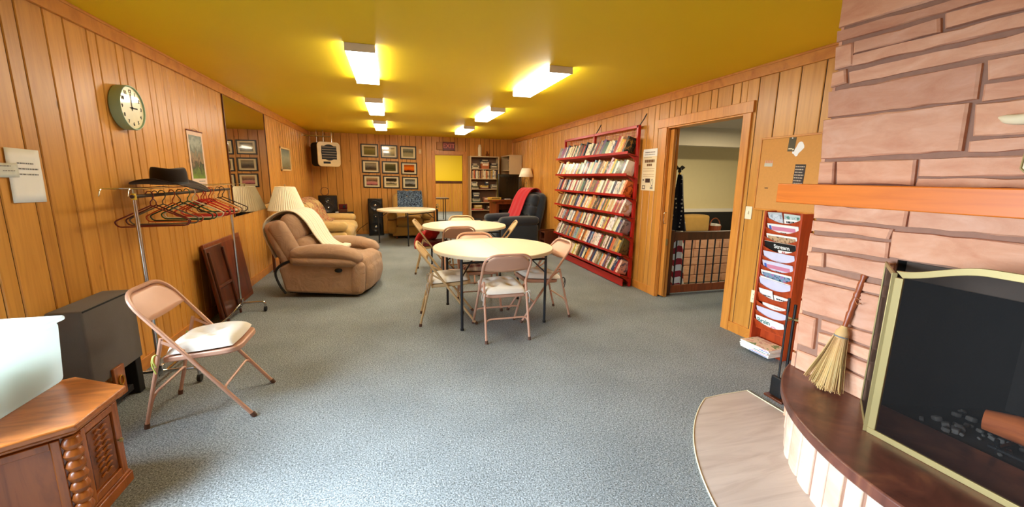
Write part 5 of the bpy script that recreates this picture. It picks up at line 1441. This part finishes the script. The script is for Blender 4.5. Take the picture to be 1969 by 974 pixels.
hb0 = B0.copy(); 
r = random.Random(31)
x = -.345; k = 0
cols = [('white', (220, 206, 176)), ('dark brown', (64, 40, 28)), ('tan', (190, 140, 80)), ('black', (28, 24, 22)), ('cream', (226, 200, 150)), ('maroon', (92, 30, 26)), ('yellow', (206, 160, 60)), ('grey', (130, 116, 100)), ('orange', (196, 100, 44))]
while x < .32:
    t = r.uniform(.022, .042); h = r.uniform(.19, .225); nm, c = cols[(k * 4 + r.randint(0, 2)) % 9]
    o = B0.copy(); COL.objects.link(o); o.name = 'hardback_book'
    o.matrix_basis = Matrix.Translation((2.31 + x + t / 2, 10.65, 1.4105)) @ Euler((0, 0, pi / 2)).to_matrix().to_4x4() @ Matrix.Diagonal((.16, t, h, 1))
    o.color = rgb(*c); k += 1
    tag(o, '%s hardback, %s from the left on second shelf of the putty bookcase' % (nm, ordn(k)), 'book', 'hardbacks in the putty bookcase')
    x += t + .0015
for j, (z, n) in enumerate(((1.6305, 7), (1.2805, 6))):
    y = -.37
    for k in range(n):
        t = r.uniform(.025, .04); h = r.uniform(.20, .26); nm, c = cols[(k * 5 + j) % 9]
        o = B0.copy(); COL.objects.link(o); o.name = 'hardback_book'
        o.matrix_basis = Matrix.Translation((2.84, 10.47 + y + t / 2, z)) @ Matrix.Diagonal((.18, t, h, 1)); o.color = rgb(*c)
        tag(o, '%s hardback, %s from the near end on %s shelf of the corner bookcase' % (nm, ordn(k + 1), ('upper', 'lower')[j]), 'book', 'books in the corner bookcase'); y += t + .0015
# boxes and games: (name, colour word, rgb, x, z, w, h, d, label tail)
def gamebox(name, c, x, z, w, h, d, label, cat='game box', lid=True):
    o = thing(name, label, cat, (2.31 + x, 10.66 + d / 2, z))
    a = MB().rbox(w, d, h * (.62 if lid else 1), .004, Tm(0, 0, h * (.31 if lid else .5)), n=1, m=1).build('box_body', W['objcol'], o, smooth=0); a.color = rgb(*c)
    if lid:
        b = MB().rbox(w + .006, d + .006, h * .45, .004, Tm(0, 0, h * .775), n=1, m=1).build('lid', W['objcol'], o, smooth=0); b.color = rgb(*[min(255, q + 14) for q in c])
    lb = MB().box(-w * .36, -d / 2 - .0045, h * .62, w * .36, -d / 2 - .0032, h * .9).build('title_band', W['cream_paper'] if sum(c) < 420 else W['ink'], o, smooth=0)
    o['group'] = 'boxes and games in the putty bookcase'
    return o
G = [('game_box', (206, 190, 150), -.24, 1.6605, .17, .075, .2, 'cream game box at the left of the top bookcase shelf'),
 ('game_box', (120, 100, 76), -.25, 1.736, .13, .05, .16, 'small brown box stacked on the cream box, top bookcase shelf'),
 ('game_box', (196, 104, 52), .02, 1.6605, .2, .13, .2, 'orange game box in the middle of the top bookcase shelf'),
 ('game_box', (226, 206, 170), .01, 1.791, .19, .045, .17, 'cream box on the orange game box in the top shelf'),
 ('game_box', (42, 34, 30), .01, 1.8365, .2, .05, .18, 'black box topmost of the middle stack in the top shelf'),
 ('game_box', (150, 128, 92), .25, 1.6605, .18, .08, .2, 'tan game box at the right of the top bookcase shelf'),
 ('game_box', (70, 58, 52), .25, 1.741, .16, .06, .2, 'dark grey box stacked on the tan box, top bookcase shelf'),
 ('game_box', (196, 176, 136), -.25, 1.1455, .18, .04, .2, 'flat tan box lowest at the left of the third shelf'),
 ('game_box', (90, 84, 52), -.25, 1.186, .16, .05, .2, 'olive box in the left stack of the third shelf'),
 ('game_box', (222, 204, 170), -.27, 1.2365, .15, .09, .18, 'pale box topmost of the left stack on the third shelf'),
 ('game_box', (120, 60, 36), .0, 1.1455, .24, .045, .22, 'long brown game box lowest in the middle of the third shelf'),
 ('game_box', (220, 176, 80), -.0, 1.191, .2, .05, .2, 'yellow game box on the long brown box, third shelf'),
 ('game_box', (52, 60, 76), .06, 1.2415, .08, .09, .1, 'small dark blue box on the yellow box, third shelf'),
 ('game_box', (170, 150, 120), .26, 1.1455, .16, .06, .2, 'grey tan box low at the right of the third shelf'),
 ('game_box', (206, 190, 160), .27, 1.206, .14, .05, .18, 'cream box on the grey tan box at right, third shelf'),
 ('game_box', (70, 90, 66), -.22, .8005, .24, .045, .22, 'green game box lowest at the left of the fourth shelf'),
 ('game_box', (190, 170, 130), -.22, .846, .2, .05, .2, 'tan game box second in the left stack, fourth shelf'),
 ('game_box', (46, 40, 38), -.22, .8965, .18, .10, .18, 'black game box third in the left stack, fourth shelf'),
 ('game_box', (150, 140, 124), -.22, .997, .17, .05, .18, 'grey box topmost of the left stack, fourth shelf'),
 ('game_box', (176, 106, 70), .05, .8005, .14, .12, .2, 'brown orange box beside the left stack, fourth shelf'),
 ('game_box', (200, 60, 36), -.18, .6005, .3, .035, .2, 'flat red game box on the low fifth bookcase shelf'),
 ('game_box', (196, 150, 70), -.17, .636, .2, .09, .2, 'mustard game box on the flat red one, fifth shelf'),
 ('game_box', (90, 60, 40), .16, .6005, .2, .10, .2, 'brown game box at the right of the fifth shelf'),
 ('game_box', (60, 50, 46), -.2, .0605, .24, .3, .2, 'dark carton on the lowest bookcase shelf at left'),
 ('game_box', (180, 140, 100), .1, .0605, .2, .26, .2, 'tan carton on the lowest bookcase shelf, beside the dark carton')]
for g in G: gamebox(*g)
yb = gamebox('game_box', (222, 176, 70), 0, 0, .28, .055, .16, 'yellow game box on top of the corner television stand'); yb.location = (2.31, 9.58, .926); yb.rotation_euler = (0, 0, radians(10)); yb['group'] = 'things on the television stand'
rm = MB().rbox(.16, .045, .02, .008, Tm(2.64, 9.60, .9365, 0, 0, 20)); o = tag(rm.build('remote_control', W['white_paint']), 'white remote control on the television stand', 'remote', 'things on the television stand')

# ================================================================== RIGHT WALL FITTINGS
pn = wthing('poster_notice', 'tall cream printed notice on the right wall between book rack and doorway', 'notice', onright(4.65, 1.565, .001, 0))
MB().box(-.15, -.255, 0, .15, .235, .0015).build('sheet', W['cream_paper'], pn)
MB().box(-.14, .17, .0015, .155, .262, .003).build('header_sheet', W['paper'], pn)
ql = MB()
lines(ql, -.1, .11, .215, .012, .0032, 6, 1); lines(ql, -.11, .11, .19, .007, .0032, 9, 2)
lines(ql, -.12, .05, .155, .006, .0018, 8, 3)
ql.build('small_print', W['grey_ink'], pn)
hd = MB(); lines(hd, -.1, .11, .095, .035, .0018, 5, 5); lines(hd, -.05, .06, .05, .03, .0018, 3, 6); hd.build('bold_heading', plain('brown_ink', rgb(120, 84, 50), .7), pn)
q = MB()
for k, zz in enumerate((.015, -.015, -.055, -.08)): lines(q, -.12, .12, zz, .008, .0018, 10, 10 + k)
q.build('body_text', plain('soft_ink', rgb(186, 150, 104), .7), pn)
MB().box(-.06, -.155, .0018, .04, -.105, .003).build('photo', plain('dark_photo', rgb(62, 44, 36), .5), pn)
MB().box(-.12, -.13, .0018, -.09, -.115, .003).build('icon', W['ink'], pn)
MB().tube([(.085 + .02 * cos(t), -.15 + .04 * sin(t), .002) for t in [2 * pi * k / 16 for k in range(16)]], .003, 5, closed=True).box(.072, -.2, .0018, .1, -.19, .003).build('bottle_icon', W['grey_ink'], pn)
MB().tube([(-.115, -.235, .002), (-.065, -.235, .002), (-.065, -.195, .002), (-.115, -.195, .002)], .005, 4, closed=True).build('square_icon', W['ink'], pn)
lines(MB(), .05, .11, -.235, .03, .0018, 3, 40).build('emblem', W['grey_ink'], pn)
def plate(name, label, y, z, kind):
    o = wthing(name, label, 'switch' if kind == 's' else 'outlet', onright(y, z, .001))
    MB().prism(rrect(.072, .116, .006), 0, .006).build('plate', W['ivory'], o, bevel=.002)
    if kind == 's': MB().box(-.006, -.013, .006, .006, .013, .017, Tm(0, 0, 0, -15, 0, 0)).build('toggle', W['ivory'], o)
    else:
        for s in (-1, 1):
            q = MB().prism(rrect(.034, .03, .01, 4, 0, s * .021), .006, .008).build('socket', W['ivory'], o)
            MB().box(-.008, s * .021 - .006, .008, -.005, s * .021 + .006, .0085).box(.005, s * .021 - .006, .008, .008, s * .021 + .006, .0085).build('slot', W['ink'], q)
    return o
plate('light_switch', 'ivory light switch on plank wall just right of the right doorway', 3.04, 1.162, 's')
plate('wall_outlet', 'ivory wall outlet low on plank wall right of the right doorway', 2.868, .411, 'o')
# bulletin board
cb = wthing('bulletin_board', 'tan cork bulletin board with thin wooden frame, above the brochure rack', 'bulletin board', onright(2.40, 1.508, .001))
MB().box(-.575, -.298, 0, .575, .298, .012).build('cork', plain('tan_cork', rgb(204, 142, 70), .9, var=.08, nscale=60, bump=.1, bscale=150), cb, smooth=0)
MB().box(-.585, -.31, 0, -.570, .31, .018).box(.570, -.31, 0, .585, .31, .018).box(-.57, -.31, 0, .57, -.295, .018).box(-.57, .295, 0, .57, .31, .018).build('frame', W['trim'], cb, bevel=.002)
for a, b in ((-.49, -.12), (-.30, -.13)): MB().box(a, b, .012, a + .03, b + .006, .016).build('tack', W['ink'], cb)
def onboard(y, z, roll=0): return onright(y, z, .0145, roll)
c1 = wthing('pinned_card', 'dark olive card pinned near the top of the bulletin board', 'card', onboard(2.683, 1.745, -3))
MB().box(-.031, -.055, 0, .031, .055, .001).build('sheet', plain('olive_card', rgb(74, 62, 34), .6), c1)
MB().box(-.024, -.038, .001, .01, -.03, .0016).box(.012, -.046, .001, .026, -.034, .0016).build('printed_lines', W['cream_paper'], c1)
MB().lathe([(.006, .001), (.006, .005), (.001, .007)], 10, Tm(0, .05, 0)).build('pin', W['white_paint'], c1)
c2 = wthing('torn_paper', 'ragged white paper shape pinned below the olive card on the bulletin board', 'paper', onboard(2.625, 1.70, 0))
ol = [(.02, .062), (.034, .058), (.05, .03), (.052, .012), (.03, -.01), (.008, -.03), (0, -.05), (-.014, -.052), (-.03, -.034), (-.046, -.026), (-.046, -.012), (-.03, 0), (-.016, .02), (-.004, .048), (.006, .06)]
MB().prism([(p[0], p[1]) for p in ol], -.0012, -.0002).build('sheet', W['paper'], c2)
c3 = wthing('pinned_flyer', 'small flyer with a row of pale figures pinned left on the bulletin board', 'flyer', onboard(2.88, 1.602, -2))
MB().box(-.04, -.028, 0, .04, .0, .001).build('sheet', plain('grey_flyer', rgb(190, 184, 160), .6), c3)
fg = MB()
for k in range(5): fg.add([(-.036 + k * .016, 0, .0005), (-.026 + k * .016, 0, .0005), (-.028 + k * .016, .022, .0005), (-.034 + k * .016, .024, .0005)], [(0, 1, 2, 3)])
fg.build('figures', plain('pinkish_print', rgb(214, 150, 130), .6), c3)
c4 = wthing('dark_banner', 'dark strip of pale printed lines pinned above the mantel end of the board', 'flyer', onboard(2.585, 1.50, -2))
MB().box(-.045, -.08, 0, .045, .085, .001).build('sheet', plain('black_flyer', rgb(44, 34, 30), .6), c4)
pl = MB()
for k in range(7): lines(pl, -.04, .04 - .006 * (k % 3), .062 - .022 * k, .009, .0012, 4, 60 + k)
pl.build('printed_lines', plain('beige_print', rgb(180, 160, 136), .6), c4)

# ------------------------------------------------------------------ brochure rack
by0, by1 = 2.42, 2.745
br = thing('brochure_rack', 'tall red-stained wooden rack of brochures between the doorway wall and chimney', 'brochure rack', (XR - .016, (by0 + by1) / 2, 0))
hw = (by1 - by0) / 2; m = W['redwood']; dp = .115
for s in (-1, 1):
    MB().box(-dp, s * hw - .009, 0, 0, s * hw + .009, 1.205).build('side_panel', m, br, bevel=.003)
MB().box(-.012, -hw + .009, 0, 0, hw - .009, 1.20).build('back_panel', m, br)
MB().box(-dp, -hw + .009, 0, -.012, hw - .009, .03).build('bottom_shelf', m, br, bevel=.002)
NP = 12; pz = [.205 + .0805 * k for k in range(NP)]
def pocket(z):
    # tilted front with a scooped top edge
    n = 16; vs = []
    for k in range(n + 1):
        y = (-1 + 2 * k / n) * (hw - .011)
        top = z + .085 - .042 * (1 - (2 * k / n - 1) ** 2)
        f = (top - z) / .085
        for dx in (0, .006):
            vs.append((-.075 - .035 * 0 + dx, y, z)); vs.append((-.075 - .036 * f + dx, y, top))
    fs = []
    for k in range(n):
        a, b = 4 * k, 4 * k + 4
        fs += [(a, b, b + 1, a + 1), (a + 2, a + 3, b + 3, b + 2), (a + 1, b + 1, b + 3, a + 3), (a, a + 2, b + 2, b)]
    return MB().add(vs, fs).box(-.075, -hw + .011, z - .006, -.012, hw - .011, z)
for z in pz: pocket(z - .02).build('pocket', m, br)
def brochure(name, label, z, w, cx, tilt, mat, h=.12, deco=None, depth=-.066):
    o = thing(name, label, 'brochure', (XR - .016 + depth, (by0 + by1) / 2 + cx, z), 0, 'brochures in the red-stained rack')
    Mx = Matrix(((0, 0, -1, 0), (-1, 0, 0, 0), (0, 1, 0, 0), (0, 0, 0, 1)))     # local x -> -y, y -> z, z -> -x
    o.matrix_basis = o.matrix_basis @ Tm(0, 0, 0, 0, -20, 0) @ Mx @ Tm(0, 0, 0, 0, 0, tilt)
    MB().box(-w / 2, .0, -.002, w / 2, h, .003).build('pages', mat, o)
    if deco: deco(o, w, h)
    return o
pk = plain('pink_print', rgb(206, 128, 150), .5); lil = plain('lilac_paper', rgb(214, 210, 226), .5); bl = plain('blue_print', rgb(70, 100, 176), .5); gp = plain('teal_print', rgb(70, 130, 120), .5)
def stripes(o, w, h, mat=None, y0=.055, y1=.09):
    MB().box(-w * .36, y0, .003, w * .4, y1, .0036).build('colour_band', mat or pk, o)
    MB().box(-w * .45, y0 + .004, .003, -w * .37, y1 + .006, .0036).build('blue_corner', bl, o)
    lines(MB(), -.03, .03, y0 - .02, .008, .0034, 5, 3).build('printed_lines', W['ink'], o)
def photo(c0, c1, c2, nm):
    def f(o, w, h): MB().box(-w * .46, .012, .003, w * .46, h * .86, .0036).build('photo', splotch('photo_' + nm, [(0, rgb(*c0)), (.42, rgb(*c1)), (.55, rgb(*c2)), (.66, rgb(*c0))], 30, .4), o)
    return f
def word(s, size, mat, back=None, x=-.12, y=.075):
    def f(o, w, h):
        if back is not None: MB().box(-w * .5, 0, .003, w * .5, h, .0034).build('cover', back, o)
        text('title', s, size, mat, o, Tm(x, y, .0042), align='LEFT', bold=.0008)
    return f
zz = list(reversed(pz))          # top pocket first
g = 'brochures in the red-stained rack'
brochure('brochure', 'grey brochure with round picture, left in the top pocket of brochure rack', zz[0] - .01, .13, .075, 2, plain('grey_cover', rgb(186, 190, 190), .5), .125, photo((190, 196, 200), (206, 210, 212), (150, 160, 166), 'grey'))
brochure('brochure', 'brochure with a green emblem at the right of the top pocket', zz[0] - .01, .14, -.07, -2, plain('pale_green_cover', rgb(196, 206, 196), .5), .12, photo((196, 206, 200), (176, 190, 184), (60, 116, 96), 'green'))
brochure('brochure', 'white leaflet with black marks in front of green emblem brochure, top pocket', zz[0] - .01, .14, -.075, 0, W['paper'], .075, lambda o, w, h: lines(MB(), -.05, .05, .045, .016, .0034, 5, 8).build('printed_lines', W['ink'], o), -.074)
brochure('brochure', 'pink-banded white brochure in the second pocket from the top', zz[1] - .01, .28, 0, 0, W['paper'], .11, stripes)
brochure('brochure', 'brown landscape photo brochure in the third pocket from the top', zz[2] - .01, .275, 0, 0, W['paper'], .105, photo((150, 116, 84), (196, 160, 120), (110, 84, 60), 'brown'))
brochure('brochure', 'black magazine with white title Stream in the fourth pocket', zz[3] - .01, .285, 0, 0, W['paper'], .125, word('Stream', .05, W['paper'], plain('black_cover', rgb(28, 26, 24), .35), -.055, .088))
brochure('brochure', 'white leaflet with red print in front of the black magazine', zz[3] - .01, .15, -.06, 1, W['paper'], .06, word('62', .03, plain('red_print', rgb(190, 60, 50), .5), None, -.04, .045), -.074)
brochure('brochure', 'plain lilac-white brochure in the fifth pocket from the top', zz[4] - .01, .285, 0, 0, lil, .12, lambda o, w, h: MB().box(-.08, .04, .003, .06, .043, .0034).build('printed_lines', W['grey_ink'], o))
brochure('brochure', 'pink-banded lilac brochure with small photo in the sixth pocket', zz[5] - .01, .28, 0, 0, lil, .12, stripes)
brochure('brochure', 'blue and violet flower photo brochure in the seventh pocket', zz[6] - .01, .285, 0, 0, W['paper'], .115, photo((40, 66, 84), (120, 150, 170), (170, 110, 160), 'flower'))
brochure('brochure', 'thick white papers curling out of the eighth pocket', zz[7] - .01, .29, .004, -2, lil, .125)
brochure('brochure', 'white sheet behind the curling papers of the eighth pocket', zz[7] - .006, .28, .012, -4, W['paper'], .13, None, -.056)
brochure('brochure', 'white leaflet at the left of the ninth pocket', zz[8] - .01, .13, .075, 0, W['paper'], .115, lambda o, w, h: lines(MB(), -.03, .05, .05, .01, .0034, 4, 9).build('printed_lines', W['ink'], o))
brochure('brochure', 'white leaflet at the right of the ninth pocket', zz[8] - .01, .14, -.07, 0, W['paper'], .085, lambda o, w, h: lines(MB(), -.05, .04, .05, .012, .0034, 4, 10).build('printed_lines', W['ink'], o))
brochure('brochure', 'small white leaflets in the tenth pocket from the top', zz[9] - .01, .22, -.01, 0, W['paper'], .075, lambda o, w, h: lines(MB(), .0, .08, .055, .004, .0034, 6, 11).build('printed_lines', W['grey_ink'], o))
brochure('brochure', 'pale lilac sheet in the eleventh pocket, above the teal magazine', zz[10] - .01, .285, 0, 0, lil, .115)
brochure('magazine', 'white magazine with teal title Brain in the lowest pocket', zz[11] - .02, .27, 0, 0, W['paper'], .125, word('Brain', .06, gp, None, -.125, .085))
gl = bpy.data.objects[[o.name for o in bpy.data.objects if o.get('label', '').startswith('white magazine with teal')][0]]
MB().tube([(.03 + .028 * cos(t), .03 + .035 * sin(t), .0045) for t in [pi * k / 12 for k in range(-2, 15)]], .004, 6).build('pink_arch', pk, gl)
# magazines on the bottom shelf
for k in range(5):
    o = thing('magazine', ['magazine at the bottom of the pile under the brochure rack', 'second magazine up in the pile under the brochure rack', 'middle magazine of the pile under the brochure rack', 'magazine second from top of the pile under the brochure rack', 'topmost magazine with a warm photo, pile under the brochure rack'][k], 'magazine', (XR - .155, (by0 + by1) / 2 - .01 + .006 * (k % 3), .031 + .0125 * k), [0, 2, -1, 3, 1][k], 'magazines under the brochure rack')
    MB().box(-.105, -.14, 0, .085, .14, .0115).build('pages', W['paper'], o)
    MB().box(-.1055, -.13, .003, -.1047, .05 - .03 * k, .008).build('spine_print', [bl, pk, gp, bl, pk][k], o)
    if k == 4: MB().box(-.105, -.14, .0115, .085, .14, .012).build('cover', splotch('warm_cover', [(0, rgb(200, 150, 120)), (.45, rgb(226, 196, 160)), (.58, rgb(110, 130, 60))], 9, .4), o)

# ================================================================== LIGHT
def area(name, loc, rot, sx, sy, power, col):
    d = bpy.data.lights.new(name, 'AREA'); d.shape = 'RECTANGLE'; d.size = sx; d.size_y = sy; d.energy = power; d.color = col
    o = bpy.data.objects.new(name, d); COL.objects.link(o); o.location = loc; o.rotation_euler = [radians(a) for a in rot]; return o
wl = area('window_daylight', (XL - .2, 1.285, 1.09), (0, -90 + 28, 0), 1.1, 2.25, WIN, (.70, .85, 1.0))
wl.data.spread = radians(96)
area('side_room_lamp', (6.0, 5.6, 2.40), (0, 0, 0), 1.2, .3, 70, (1.0, .86, .6))
area('back_room_lamp', (1.6, 15.2, 2.74), (0, 0, 0), 1.2, .3, 115, (1.0, .88, .68))
w = bpy.data.worlds.new('sky'); scn.world = w; w.use_nodes = True
w.node_tree.nodes['Background'].inputs[0].default_value = (.75, .88, 1, 1); w.node_tree.nodes['Background'].inputs[1].default_value = 1.0

# ================================================================== CAMERA
yaw, pitch, roll = .284025107, .184027110, .0134285118
fw = Vector((sin(yaw) * cos(pitch), cos(yaw) * cos(pitch), -sin(pitch)))
r0 = Vector((cos(yaw), -sin(yaw), 0)); u0 = r0.cross(fw)
rt = r0 * cos(roll) + u0 * sin(roll); up = -r0 * sin(roll) + u0 * cos(roll)
cam = bpy.data.cameras.new('camera'); co = bpy.data.objects.new('camera', cam); COL.objects.link(co)
co.matrix_world = Matrix(((rt.x, up.x, -fw.x, 0), (rt.y, up.y, -fw.y, 0), (rt.z, up.z, -fw.z, 1.45306), (0, 0, 0, 1)))
cam.sensor_fit = 'HORIZONTAL'; cam.sensor_width = 36; cam.lens = 791.815 / 1969 * 36; cam.shift_x = -2.449 / 1969; cam.shift_y = 1.09 / 1969
cam.clip_start = .05; cam.clip_end = 60
scn.camera = co
vs_ = scn.view_settings; vs_.view_transform = 'Standard'; vs_.look = 'None'; vs_.gamma = 1; vs_.use_curve_mapping = False; vs_.exposure = EXPO
scn.display_settings.display_device = 'sRGB'
scn.cycles.max_bounces = 8; scn.cycles.diffuse_bounces = 5; scn.cycles.sample_clamp_indirect = 6
